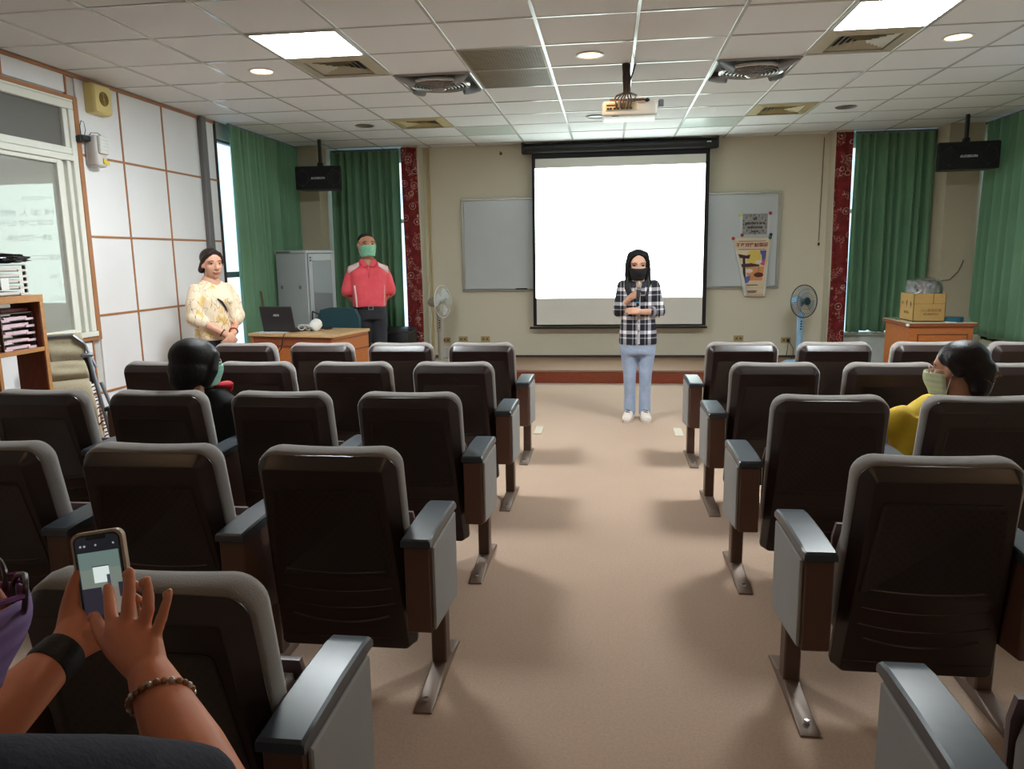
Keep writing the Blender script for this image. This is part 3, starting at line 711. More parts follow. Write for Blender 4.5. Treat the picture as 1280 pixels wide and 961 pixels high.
def armset(body=True,sx=1):
    w=.042
    pad=MB().loft([[Vector((x*sx,y,z)) for x,y,z in ((-w-.006,y,z0),(w+.006,y,z0),(w+.006,y,z1-.006),(w,y,z1),(-w,y,z1),(-w-.006,y,z1-.006))] for y,z0,z1 in ((-.012,.577,.598),(-.006,.575,.604),(.05,.575,.608),(.20,.575,.612),(.34,.574,.609),(.385,.572,.602),(.402,.570,.590))])
    bodym=MB().prism([(-w*sx,.0,.285),(-w*sx,.0,.575),(-w*sx,.362,.575),(-w*sx,.362,.30),(-w*sx,.345,.245)],(2*w*sx-.0,0,0))
    bmesh.ops.bevel(bodym.bm,geom=bodym.bm.edges[:],offset=.005,segments=1,affect='EDGES')
    side=MB().prism([(w*sx+.000,.012,.292),(w*sx,.012,.572),(w*sx,.358,.572),(w*sx,.358,.30),(w*sx,.342,.254)],(.012*sx,0,0))
    bmesh.ops.bevel(side.bm,geom=side.bm.edges[:],offset=.004,segments=1,affect='EDGES')
    leg=B(-.027,.255,.02,.027,.325,.30,bev=.005)
    foot=MB().loft([[Vector((x,y,z)) for x,z in ((-.03,0),(.03,0),(.03,h*.75),(.024,h),(-.024,h),(-.03,h*.75))] for y,h in ((.0,.006),(.012,.012),(.08,.016),(.235,.034),(.26,.042),(.33,.042),(.36,.03),(.47,.012),(.48,.006))])
    bolt=MB().lathe([(0,.028),(.008,.028),(.010,.022),(.010,.012),(0,.012)],(0,.05,0),seg=10,cap=False)
    return pad,bodym,side,leg,foot,bolt
ap=armset(); aR=[share(n,m,mt) for n,m,mt in zip(('armrest_pad','armrest_body','side_panel','leg','foot_plate','bolt'),ap,(m_pad,m_armwood,m_side,m_leg,m_foot,m_chrome))]
sideL=share('side_panel',armset(True,-1)[2],m_side)
meshes=dict(cushion=share('back_cushion',cushion_mb(),m_cush,60),shell=share('back_shell',shell_mb(),m_shell),rear=share('rear_panel',rpanel_mb(),m_perf),
  r1=share('back_ridge',ridge_mb(.325,.165,.012),m_shell),r2=share('back_ridge',ridge_mb(.26,.185,.02,.003),m_shell),r3=share('back_ridge',ridge_mb(.20,.19,.026,.003),m_shell),r4=share('back_ridge',ridge_mb(.145,.165,.03,.006),m_shell),r5=share('back_ridge',ridge_mb(.06,.215,.008,.003),m_shell),
  slot=share('number_slot',MB().prism([bp(-.03,Lb-.085,.0562),bp(.03,Lb-.085,.0562),bp(.03,Lb-.069,.0562),bp(-.03,Lb-.069,.0562)],nd*.002),m_shell))
def seat_meshes(folded):
    if folded:
        c=MB().loft([[Vector((x*(.215-i),y,z)) for x,z in ((-1,.27+i),(1,.27+i),(1.0,.50),(.93,.565-i),(-.93,.565-i),(-1,.50))] for y,i in ((.222,.02),(.235,.0),(.275,.0),(.29,.01))])
        p=MB().loft([[Vector((x*(.222-i),y,z)) for x,z in ((-1,.25+i),(1,.25+i),(1.0,.54),(.95,.588-i),(-.95,.588-i),(-1,.54))] for y,i in ((.288,.0),(.305,.0),(.33,.02),(.34,.05))])
    else:
        c=MB().box(-.22,.20,.37,.22,.66,.435,bev=.03,seg=3); p=MB().box(-.215,.21,.335,.215,.655,.375,bev=.012,seg=2)
    return c,p
for f_ in (True,False):
    c_,p_=seat_meshes(f_); meshes['seat%d'%f_]=share('seat_cushion',c_,m_cush,50); meshes['pan%d'%f_]=share('seat_pan',p_,m_pan,50)
def part(name,me,parent,x=0.0,y=0.0):
    o=bpy.data.objects.new(name,me); C.objects.link(o); o.parent=parent; o.location=(x,y,0); return o
NAMES=['first','second','third','fourth']
ROWS=['front row','second row','third row','fourth row','fifth row']
def chair(x,Y0,label,group,aisle,other,folded,sgn):
    """aisle / other: local x of arms, sgn: side on which the aisle arm's cloth panel faces"""
    t=thing('auditorium_chair',label,'chair',(x,Y0,0),group)
    part('back_cushion',meshes['cushion'],t); sh=part('back_shell',meshes['shell'],t)
    part('rear_panel',meshes['rear'],sh)
    for k in ('r1','r2','r3','r4','r5'): part('back_ridge',meshes[k],sh)
    part('number_slot',meshes['slot'],sh)
    part('seat_cushion',meshes['seat%d'%folded],t); part('seat_pan',meshes['pan%d'%folded],t)
    def arm(ax,cloth):
        b=part('armrest_body',aR[1],t,ax); part('armrest_pad',aR[0],t,ax); l=part('leg',aR[3],t,ax); fp=part('foot_plate',aR[4],t,ax); part('bolt',aR[5],fp)
        if cloth: part('side_panel',aR[2] if cloth>0 else sideL,t,ax)
    if aisle is not None: arm(aisle,sgn)
    for ox in other: arm(ox,0)
    return t
occupied={('L',3,3):'holding the woman in black',('R',3,2):'holding the woman in yellow'}
SEEN={'L':[4,4,4,4,1],'R':[4,3,2,1,1]}
for side,sg in (('L',-1),('R',1)):
    for r in range(5):
        pitch_=(.592,.608,.611,.619,.61)[r] if side=='L' else (.605,.608,.615,.61,.61)[r]
        off=.298 if side=='L' else (.305,.310,.330,.338,.395)[r]; row_x=0 if side=='L' else (0,.005,.004,.026,.034)[r]
        for i in range(SEEN[side][r]):
            x=sg*(.598+off+pitch_*i)+row_x; Y0=5.215-1.001*r
            occ=(side,r+1,i+1) in occupied
            block='left' if side=='L' else 'right'
            seat=['on the aisle','second from the aisle','third from the aisle','fourth from the aisle'][i]
            lab=f'brown auditorium chair, {ROWS[r]} of {block} block, {seat}'
            if occ: lab+=' '+('under woman in black' if side=='L' else 'under woman in yellow')
            aisle_x=-sg*off if i==0 else None
            oth=[sg*(pitch_-off)]
            if i==3: oth=[sg*(off)]
            chair(x,Y0,lab,f'auditorium chairs of the {block} block',aisle_x,oth,not occ,-sg)
chair(-.896,.214,'brown auditorium chair of the sixth row under the person lifting a phone','auditorium chairs of the left block',.298,[-.27],False,1)
for x,y,l in ((-.59,6.32,'left'),(.585,6.31,'right')):
    tag(obj('floor_cover_plate', B(x-.035,y-.14,.0,x+.035,y+.14,.006,bev=.003), M('beige cover plate', rgb(186,172,152), .5)), f'flat beige cover plate in the carpet ahead of the {l} front row','plate','floor cover plates')

# ------------------------------------------------------------------ desk, laptop, rack at the left
DR=Matrix.Translation((-3.16,7.20,0))@Matrix.Rotation(R(-12),4,'Z')   # desk front middle
def bx(*a,**k): return B(*a,**k).xf(DR)
t=thing('teacher_desk','orange wooden desk under the black laptop, in front of grey cabinet','desk',(-3.16,7.45,0))
obj('desk_top', bx(-.50,0,.715,.50,.72,.745,bev=.004), m_desk_top, t)
obj('front_panel', bx(-.47,.05,.06,.47,.07,.715), m_desk, t)
obj('upper_rail', bx(-.49,.03,.62,.49,.05,.713,bev=.003), M('desk rail', rgb(140,72,36), .4), t)
for x in (-.49,.46): obj('side_panel', bx(x,.02,0,x+.03,.70,.714,bev=.003), m_desk, t)
for z in (.69,.56): obj('side_rail', bx(.488,.03,z-.008,.496,.69,z+.008,bev=.002), M('desk rail',None), t)
t=thing('laptop','open black laptop on the orange desk, lid toward the seats','laptop',(-3.30,7.42,.745))
LM=Matrix.Translation((-3.37,7.40,.746))@Matrix.Rotation(R(-10),4,'Z')
obj('base', B(-.19,.02,0,.19,.28,.022,bev=.005).xf(LM), m_black, t)
obj('keyboard', B(-.165,.10,.022,.165,.25,.025).xf(LM), M('keyboard grey', rgb(48,48,52), .5), t)
lid=LM@Matrix.Translation((0,.03,.014))@Matrix.Rotation(R(12),4,'X')
ld=obj('lid', B(-.19,-.009,0,.19,.009,.255,bev=.006).xf(lid), M('laptop lid', rgb(40,34,36), .35), t)
obj('logo', text_mesh('ASUS',.030,lid@face_m((.0,-.0098,.165),*FRONT),.0004,'CENTER',.001), M('logo silver',None), ld)
t=thing('paper_sheets','loose white paper sheets at the left front edge of the desk','paper',(-3.5,7.35,.745))
obj('sheet', bx(-.47,.03,.7455,-.22,.30,.747), m_white, t); obj('sheet', B(-.10,-.13,0,.10,.13,.0015).xf(DR@Matrix.Translation((-.22,.14,.7475))@Matrix.Rotation(R(24),4,'Z')), m_white, t)
t=thing('web_camera','white round camera with coiled white cable on the desk','camera',(-3.05,7.55,.745))
WM=Matrix.Translation((-3.01,7.49,.746))@Matrix.Rotation(R(-8),4,'Z')
obj('body', MB().lathe([(0,-.07),(.035,-.068),(.054,-.05),(.060,0),(.056,.04),(.04,.06),(0,.065)],(0,.02,.060),(.2,.8,.5),24,cap=False).xf(WM), m_white, t)
obj('front_ring', MB().lathe([(.0,0),(.03,0),(.036,.006),(.034,.012),(0,.010)],(-.008,-.034,.024),(-.2,-.8,-.5),20,cap=False).xf(WM), M('ring grey', rgb(170,172,176), .3), t)
obj('lens', MB().ell((-.011,-.044,.018),(.012,.008,.012)).xf(WM), m_black, t)
obj('cable', MB().tube([(-.06+.045*math.cos(a*.5)*(1-.004*a)-.0035*a,.0+.03*math.sin(a*.23),.03+.026*math.sin(a*.5)+.01) for a in range(34)],.005,6).xf(WM), m_white, t)
tag(obj('computer_mouse', MB().ell((-2.95,7.70,.757),(.055,.03,.014))  , m_black),'black mouse on the desk right of the white camera','mouse')
tag(obj('desk_cable', MB().tube([(-3.20,7.19,.752),(-3.19,7.135,.745),(-3.21,7.10,.62),(-3.30,7.11,.48),(-3.36,7.12,.3)],.005,6), m_black),'thin black cable hanging over the front edge of the desk','cable')
t=thing('phone_stand','black folding stand behind the white camera on the desk','stand',(-3.10,7.80,.745))
for a,b in (((-3.14,7.76,.747),(-3.14,7.78,.93)),((-3.14,7.78,.93),(-3.04,7.78,.885)),((-3.14,7.76,.752),(-3.02,7.76,.752)),((-3.06,7.76,.752),(-3.11,7.78,.83))):
    obj('bar', MB().tube([a,b],.009,6), m_black, t)
t=thing('office_chair','dark teal padded office chair behind the desk','chair',(-2.93,8.02,0))
m_teal=M('teal cushion', rgb(20,62,72), .7, var=.12)
obj('backrest', MB().loft([[Vector((-2.93+(.235*sx),8.0+d,z)) for sx,z in ((-.85,.60),(.85,.60),(1,.66),(1,.84),(.82,.935),(.4,.955),(-.4,.955),(-.82,.935),(-1,.84),(-1,.66))] for d in (-.04,-.02,.02,.035)]), m_teal, t)
obj('seat', B(-3.16,7.66,.42,-2.70,7.96,.50,bev=.035,seg=3), m_teal, t)
obj('back_stem', MB().tube([(-2.93,8.08,.85),(-2.93,8.050,.5),(-2.93,7.95,.41)],.025,8), m_black, t)
obj('column', MB().tube([(-2.93,7.86,.42),(-2.93,7.86,.08)],.03,10), m_black, t)
for a in range(5): 
    an=a*2*PI/5+.3; obj('leg', MB().tube([(-2.93,7.86,.09),(-2.93+.26*math.cos(an),7.86+.26*math.sin(an),.055)],[.025,.018],8), m_black, t)
    obj('caster', MB().ell((-2.93+.26*math.cos(an),7.86+.26*math.sin(an),.028),(.022,.022,.028)), m_black, t)
# rack cabinet, corner toward the room
RC=Matrix.Translation((-3.33,8.15,0))@Matrix.Rotation(R(66),4,'Z')@Matrix.Diagonal((1.12,.80,1,1))   # near corner at origin; front along +x, side along +y... 
t=thing('rack_cabinet','tall grey metal rack cabinet with glass door behind the desk','cabinet',(-3.45,8.45,0))
m_rack=M('rack grey paint', rgb(176,182,184), .5, var=.03)
def rb(name,a,m=m_rack,p=t,bev=.004): return obj(name, B(*a,bev=bev).xf(RC), m, p)
rb('top',(-.005,-.005,1.545,.385,.605,1.58)); rb('base_plinth',(0,0,0,.38,.60,.08))
rb('side_panel',(0,.02,.08,.02,.60,1.545)); rb('far_side',(.36,.02,.08,.38,.60,1.545)); rb('back_panel',(.02,.58,.08,.36,.60,1.545))
rb('corner_post',(-.003,.0,.08,.022,.10,1.545))
d=rb('glass_door',(.022,-.02,.08,.07,0,1.54)); 
rb('door_stile',(.33,-.02,.08,.378,0,1.54),m_rack,d); rb('door_rail',(.07,-.02,1.46,.33,0,1.54),m_rack,d); rb('door_rail',(.07,-.02,.08,.33,0,.18),m_rack,d)
rb('door_pane',(.07,-.013,.18,.33,-.008,1.46),pane_mat('smoked cabinet glass', rgb(118,122,124), 1.2),d,.001)
for z in (1.49,1.46): rb('latch',(.035,-.026,z,.055,-.018,z+.016),m_black,t,.002)
for y in (.14,.50): obj('side_lock', MB().lathe([(0,0),(.022,0),(.022,.008),(0,.009)],(0,y,1.17),(-1,0,0),16,cap=False).xf(RC), M('lock grey', rgb(116,120,122), .4), t)
for i in range(9): rb('vent_slot',(-.007,.30+i*.032,1.552,-.004,.318+i*.032,1.572),m_black,t,.001)
tag(obj('wooden_stick', MB().tube([(-3.80,7.98,1.14),(-3.74,7.93,.84),(-3.70,7.90,.75)],.012,8), M('stick wood', rgb(104,84,52), .6)),'thin brown wooden stick leaning behind the laptop','stick')
t=thing('black_box','black equipment case standing behind the man by the red column','case',(-2.62,9.3,0))
obj('case_body', B(-2.82,9.10,.0,-2.45,9.50,.61,bev=.012,seg=2), m_black, t); obj('lid_strip', B(-2.825,9.095,.56,-2.445,9.505,.575,bev=.003), M('case strip', rgb(70,72,74), .4), t)
obj('handle', MB().tube([(-2.72,9.095,.42),(-2.72,9.07,.43),(-2.58,9.07,.43),(-2.58,9.095,.42)],.008,6), M('case strip',None), t)

# ------------------------------------------------------------------ pedestal fans
def ped_fan(x,y,zb,zh,rad,axis,col,guard,label,hubcol):
    t=thing('pedestal_fan',label,'fan',(x,y,zb),'pedestal fans on the stage')
    m=M('fan body '+label,col,.4,var=.05); g=M('fan guard '+label,guard,.4); ax=Vector(axis).normalized()
    obj('base', MB().lathe([(0,zb),(.19,zb),(.19,zb+.015),(.15,zb+.04),(.05,zb+.055),(0,zb+.055)],(x,y,0),seg=28,cap=False), m, t)
    obj('pole', MB().tube([(x,y,zb+.05),(x,y,zb+.30),(x,y,zh-.22)],[.036,.034,.030],14), m, t)
    cp=obj('control_box', MB().tube([(x,y-.005,zh-.36),(x,y-.005,zh-.16)],.042,14,((1,0,0),.8),ends=3), m, t)
    for k in range(4): obj('button', B(x-.010+ (k%2)*.002,y-.043,zh-.33+k*.03,x+.012,y-.036,zh-.315+k*.03,bev=.002), m_black, cp)
    c=Vector((x,y,zh)); 
    obj('neck', MB().tube([(x,y,zh-.24),c-ax*.04+Vector((0,0,-.06)),c-ax*.05],[.026,.03,.03],10), m, t)
    obj('motor_housing', MB().lathe([(0,-.16),(.03,-.158),(.056,-.13),(.066,-.06),(.064,-.01),(.04,.0),(0,0)],c,ax,20,cap=False), m, t)
    q=Vector((0,0,1)).rotation_difference(ax).to_matrix(); cc=c+ax*.045
    P=lambda r,h,a: cc+q@Vector((r*math.cos(a),r*math.sin(a),h))
    for h,rr in ((0,rad),(.0,rad*.985)): 
        if h==0 and rr==rad: obj('guard_rim', MB().tube([P(rad,0,i*PI/24) for i in range(49)],.007,6), g, t)
    for s_,h0 in ((1,.055),(-1,-.05)):
        f=MB()
        for i in range(36):
            a=i*2*PI/36; f.tube([P(.045,h0,a),P(rad*.6,h0*.9,a),P(rad*.92,h0*.45,a),P(rad,0,a)],.0017,4)
        o=obj('guard_wires',f,g,t); o['kind']='stuff'
    for rr in (.5,.75): obj('guard_ring', MB().tube([P(rad*rr,.05,i*PI/24) for i in range(49)],.002,4), g, t)
    obj('guard_badge', MB().lathe([(0,.066),(.04,.064),(.046,.056),(.046,.05),(0,.05)],cc,ax,20,cap=False), M('badge '+label,hubcol,.35), t)
    for k in range(3):
        a0=k*2*PI/3
        obj('blade', MB().grid(lambda u,v: P(.03+(rad*.86-.03)*u,(.018-.036*v)*(1-.3*u),a0+(v-.5)*(1.15-.25*abs(u-.6))),8,8), M('fan blade '+label,hubcol if False else rgb(196,200,200),.2), t)
        solid(t.children[-1],.002)
    obj('spinner', MB().lathe([(0,.03),(.02,.026),(.03,.0),(.03,-.02),(0,-.02)],cc,ax,16,cap=False), M('badge '+label,None), t)
ped_fan(-2.10,9.33,.155,.93,.20,(.93,-.30,.05),rgb(168,160,148),rgb(214,212,204),'grey beige pedestal fan on the left, seen from the side',rgb(160,160,152))
ped_fan(2.25,9.30,.155,.90,.19,(.45,-.88,.05),rgb(150,190,222),rgb(76,84,92),'light blue pedestal fan beside the right red column',rgb(36,72,82))

# ------------------------------------------------------------------ cabinet at the right with carton
t=thing('wooden_cabinet','orange wooden cabinet with glass top carrying the cardboard carton','cabinet',(3.2,8.1,0))
obj('body', B(2.91,7.80,.0,3.50,8.44,.735,bev=.004), m_desk, t)
obj('top_edge', B(2.885,7.775,.735,3.525,8.465,.768,bev=.004), M('desk rail',None), t)
obj('glass_top', B(2.89,7.78,.769,3.52,8.46,.777,bev=.002), M('glass top', rgb(206,200,178), .08, var=.02, spec=.8), t)
dr=obj('door', B(3.00,7.788,.10,3.44,7.801,.655,bev=.003), m_desk, t)
for a in ((2.99,.655,3.45,.663),(2.99,.092,3.45,.10)): obj('groove', B(a[0],7.796,a[1],a[2],7.8015,a[3]), M('groove dark', rgb(60,28,14), .6), t)
for a in ((2.99,2.998),(3.442,3.45)): obj('groove', B(a[0],7.796,.10,a[1],7.8015,.655), M('groove dark',None), t)
obj('corner_bumper', MB().ell((2.885,7.775,.757),(.018,.018,.016)), m_white, t)
t=thing('carton','open cardboard carton with brown print on the wooden cabinet','box',(3.13,8.15,.777))
m_card=M('cardboard', rgb(186,150,90), .8, var=.05, vs=30)
CX0,CX1,CY0,CY1,CZ=2.985,3.285,7.93,8.28,.778
for n_,a in (('front_wall',(CX0,CY0,CZ,CX1,CY0+.006,CZ+.27)),('rear_wall',(CX0,CY1-.006,CZ,CX1,CY1,CZ+.27)),('side_wall',(CX0,CY0,CZ,CX0+.006,CY1,CZ+.27)),('side_wall',(CX1-.006,CY0,CZ,CX1,CY1,CZ+.27)),('bottom',(CX0,CY0,CZ,CX1,CY1,CZ+.006))): obj(n_, B(*a), m_card, t)
m_ink=M('carton ink', rgb(112,76,34), .8)
obj('flap_slit', B(3.165,CY0-.001,CZ+.17,3.171,CY0+.001,CZ+.27), m_ink, t)
obj('fold_line', B(CX0,CY0-.0006,CZ+.170,CX1,CY0,CZ+.173), m_ink, t)
obj('print', text_mesh('小心輕放防潮',.032,face_m((3.15,CY0-.001,CZ+.105),*FRONT),.0004), m_ink, t)
obj('print', text_mesh('請勿重壓易碎品',.020,face_m((3.15,CY0-.001,CZ+.07),*FRONT),.0004), m_ink, t)
SIDEF=((0,-1,0),(0,0,1))
obj('print', text_mesh('向上',.035,face_m((CX0-.001,8.20,CZ+.17),*SIDEF),.0004), m_ink, t)
obj('print_arrow', MB().prism([(CX0-.001,8.10,CZ+.13),(CX0-.001,8.125,CZ+.18),(CX0-.001,8.12,CZ+.18),(CX0-.001,8.10,CZ+.21),(CX0-.001,8.08,CZ+.18),(CX0-.001,8.09,CZ+.18)],(.001,0,0)), m_ink, t)
obj('print_arrow', MB().prism([(CX0-.001,8.0,CZ+.13),(CX0-.001,8.02,CZ+.17),(CX0-.001,8.0,CZ+.20),(CX0-.001,7.98,CZ+.17)],(.001,0,0)), m_ink, t)
obj('print', text_mesh('衛生用品',.03,face_m((CX0-.001,8.10,CZ+.08),*SIDEF),.0004), m_ink, t)
def lumpy(mb,c,rad,seed,amp=.12,u=28,v=18,sq=.5):
    rr=random.Random(seed); o=Vector((rr.random()*9,rr.random()*9,rr.random()*9))
    n0=len(mb.bm.verts); g=bmesh.ops.create_uvsphere(mb.bm,u_segments=u,v_segments=v,radius=1)
    for vtx in g['verts']:
        d=vtx.co.copy(); q=Vector([math.copysign(abs(x)**sq,x) for x in d]); q=q*(1+amp*noise.noise(d*3.0+o)+amp*.6*noise.noise(d*8+o)); vtx.co=Vector((q.x*rad[0],q.y*rad[1],q.z*rad[2]))+Vector(c)
    return mb
t=thing('wrapped_bundle','dark bundle in shiny clear plastic sticking out of the carton','bundle',(3.13,8.1,1.05))
obj('dark_bundle', lumpy(lumpy(MB(),(3.19,8.10,1.04),(.088,.13,.135),1,.05),(3.045,8.10,1.03),(.05,.13,.125),2,.06), M('dark grey cloth', rgb(46,44,48), .7, var=.2), t)
def wrap_mat():
    t=NT('crinkled clear plastic'); g=t.n('ShaderNodeBsdfGlossy'); g.inputs['Roughness'].default_value=.08; tr=t.n('ShaderNodeBsdfTransparent'); mx=t.n('ShaderNodeMixShader'); mx.inputs[0].default_value=.38
    b=t.n('ShaderNodeBump'); b.inputs['Strength'].default_value=1; b.inputs['Distance'].default_value=.03; t.l(t.noise(30,4),b.inputs['Height']); t.l(b.outputs[0],g.inputs['Normal'])
    t.l(tr.outputs[0],mx.inputs[1]); t.l(g.outputs[0],mx.inputs[2]); t.l(mx.outputs[0],t.o.inputs[0]); return t.m
m_wrap=wrap_mat()
obj('plastic_wrap', lumpy(MB(),(3.135,8.10,1.045),(.145,.145,.152),5,.10,40,26), m_wrap, t)
t=thing('tape_roll','flat teal blue round roll on the glass top beside carton','tape',(3.36,7.95,.777))
obj('roll', MB().lathe([(.05,.778),(.078,.778),(.08,.79),(.078,.822),(.05,.822),(.05,.778)],(3.37,7.92,0),seg=28,cap=False), M('teal tape', rgb(20,92,116), .35), t)
obj('core', MB().lathe([(.044,.7785),(.05,.7785),(.05,.8215),(.044,.8215),(.044,.7785)],(3.37,7.92,0),seg=28,cap=False), M('tape core', rgb(150,120,80), .8), t)
tag(obj('paper_slip', B(3.25,7.80,.7775,3.34,7.90,.779), m_white),'small white paper slip on the glass top before the teal roll','paper')
tag(obj('wall_cable', MB().tube([(4.05,9.41,1.35),(4.0,9.41,1.22),(3.92,9.41,1.13),(3.83,9.41,1.12)],.006,6), M('cord grey',None)),'thin grey cable sagging across the right corner pillar','cable')

# ------------------------------------------------------------------ bookshelf at the left with trays
t=thing('bookshelf','brown open wooden bookshelf at left edge, loaded with file trays','shelf',(-3.75,4.0,0))
X0,X1,Y1=-3.755,-3.56,4.40; Y00=3.35
obj('top_board', B(X0,Y00,1.245,X1,Y1,1.285,bev=.003), m_shelf, t); obj('top_edge', B(X1,Y00,1.243,X1+.012,Y1+.002,1.287,bev=.002), m_shelf_edge, t)
obj('end_panel', B(X0,Y1-.03,0,X1,Y1,1.245), m_shelf, t); obj('end_edge', B(X1-.001,Y1-.031,0,X1+.0125,Y1,1.243,bev=.002), m_shelf_edge, t)
obj('divider', B(X0,3.985,0,X1,4.01,1.245), m_shelf, t); obj('divider_edge', B(X1-.001,3.984,0,X1+.0125,4.01,1.243,bev=.002), m_shelf_edge, t)
obj('end_panel', B(X0,Y00,0,X1,Y00+.03,1.245), m_shelf, t)
for z in (.945,.62,.30,.04): obj('shelf_board', B(X0,Y00+.03,z-.012,X1,Y1-.03,z+.012), m_shelf, t); obj('shelf_edge', B(X1,Y00+.03,z-.013,X1+.010,Y1-.03,z+.013,bev=.002), m_shelf_edge, t)
m_clear=M('tray plastic', rgb(86,76,72), .3, var=.1); m_paper=M('tray paper', rgb(214,206,200), .8, var=.04); m_ppk=M('tray paper pink', rgb(226,196,204), .8)
def trays(y0,y1,z0,n,h,x0,x1,label,pap,tr):
    t=thing('file_tray',label,'file tray',((x0+x1)/2,(y0+y1)/2,z0),'stacked file trays')
    for i in range(n):
        z=z0+i*h
        obj('tray', B(x0,y0,z,x1,y1,z+.005), tr, t)
        f=random.uniform(.0,.03)
        obj('paper_stack', B(x0+.02,y0+.025,z+.006,x1-.012+f*.6,y1-.03-f,z+.006+h*random.uniform(.3,.55)), pap, t)
        obj('tray_lip', B(x1-.004,y0,z,x1+.006,y0+.06,z+.014), pap, t); obj('tray_lip', B(x1-.004,y1-.07,z,x1+.006,y1,z+.014), pap, t)
    for a in ((x0,y0),(x0,y1-.008),(x1-.02,y0),(x1-.02,y1-.008)): obj('post', B(a[0],a[1],z0,a[0]+.02,a[1]+.008,z0+n*h), tr, t)
    obj('tray_cover', B(x0,y0,z0+n*h,x1,y1,z0+n*h+.006), tr, t)
    return t
trays(4.10,4.36,.957,5,.044,-3.75,-3.60,'dark file tray stack with pink papers inside the bookshelf',m_ppk,m_clear)
tt=trays(3.90,4.35,1.288,5,.036,-3.82,-3.60,'grey file tray stack with white papers on the bookshelf top',m_paper,M('tray grey', rgb(110,104,96), .4))
obj('paper_tag', B(-3.594,4.13,1.325,-3.590,4.19,1.395), m_white, tt)
tag(obj('plastic_bag', lumpy(MB(),(-3.71,4.17,1.513),(.125,.26,.030),9,.28,40,20,.7), M('black bag plastic', rgb(24,24,28), .18, var=.3, bump=.6, bs=25)),'crumpled shiny black plastic bag on top of the grey file trays','bag')
tag(obj('red_folder', B(-3.745,4.12,1.185,-3.61,4.34,1.21,bev=.004), M('dark red cover', rgb(110,24,26), .5)),'dark red folder lying on the tray stack inside the bookshelf','folder')

# ------------------------------------------------------------------ folded lounge chair leaning at the left wall
t=thing('lounge_chair','folded lounge chair with beige mesh fabric and grey tube frame by bookshelf','chair',(-3.6,4.8,0))
m_mesh=M('beige mesh fabric', rgb(176,164,138), .8, var=.12, vs=90, bump=.5, bs=220); m_tube=M('grey steel tube', rgb(128,132,140), .3, .6, var=.05)
rail_t=Vector((-3.62,4.86,.84)); rail_b=Vector((-3.46,4.84,.04)); sd=Vector((-.62,-.62,0)).normalized()   # toward the hidden rail
W_=.32
def rp(s): return rail_t.lerp(rail_b,s)
for off_ in (0,W_):
    obj('side_rail', MB().tube([rp(0)+sd*off_,rp(.35)+sd*off_+Vector((.01,-.015,0)),rp(.7)+sd*off_+Vector((.01,-.01,0)),rp(1)+sd*off_],.013,10,ends=3), m_tube, t)
    obj('head_tube', MB().tube([rp(.12)+sd*(off_+.01)+Vector((0,.06,0)),rp(-.02)+sd*(off_+ (.03 if off_==0 else -.03))+Vector((-.02,.05,.06)),rp(-.1)+sd*(off_+(.08 if off_==0 else -.08))+Vector((-.03,.05,.06))],.010,8), m_tube, t)
    obj('rear_leg', MB().tube([rp(.25)+sd*off_+Vector((0,.05,0)),rp(.7)+sd*off_+Vector((.02,.10,0)),rp(1.0)+sd*off_+Vector((.06,.12,0))],.012,8), m_tube, t)
obj('pivot_cap', MB().tube([rp(.0)-sd*.015,rp(.0)+sd*.035],.017,12,ends=2), m_tube, t)
obj('arm_pad', MB().tube([rp(.02)+sd*.03+Vector((0,.02,-.02)),rp(.22)+sd*.03+Vector((0,.03,-.0))],.026,10,((1,0,0),.7),ends=3), m_black, t)
obj('top_bar', MB().tube([rp(-.10)+sd*.07+Vector((-.03,.05,.06)),rp(-.10)+sd*(W_-.07)+Vector((-.03,.05,.06))],.010,8), m_tube, t)
nrm=Vector((.62,-.62,.25)).normalized()
def fab(s0,s1,bulge,in0,in1,back=0.0):
    def f(u,v):
        s=s0+(s1-s0)*v; w=in0+(in1-in0)*v
        return rp(s)+sd*(w+(W_-2*w)*u)+nrm*(bulge*math.sin(PI*v)+.010*math.sin(v*13)*math.sin(PI*u))+Vector((0,.05*back,0))-nrm*.03*back
    return MB().grid(f,14,20)
for nm,a in (('head_panel',(-.20,.08,.02,.04,.05,1.2)),('pillow',(.04,.24,.055,.045,.045,.3)),('seat_sling',(.20,.60,.06,.035,.045,-.2)),('seat_sling',(.60,.80,.03,.05,.06,.3))):
    o=obj(nm, fab(*a), m_mesh, t); solid(o,.012)
for i in range(9):
    s=.24+i*.062; p=rp(s)
    obj('lacing_loop', MB().tube([p+sd*.055+nrm*.03*math.sin(PI*min(1,(s-.2)/.4)),p+sd*.03+Vector((0,-.005,.022)),p+Vector((0,0,.03)),p-sd*.010,p+sd*.03+Vector((0,0,-.006))],.0045,6), m_black, t)
obj('strap', MB().tube([rp(.90)+sd*(-.015),rp(.93)+sd*.08+nrm*.02,rp(.95)+sd*.16+nrm*.02],.012,8,((0,0,1),.4)), m_white, t)
obj('cross_bar', MB().tube([rp(.985),rp(.985)+sd*W_],.011,8), m_tube, t)

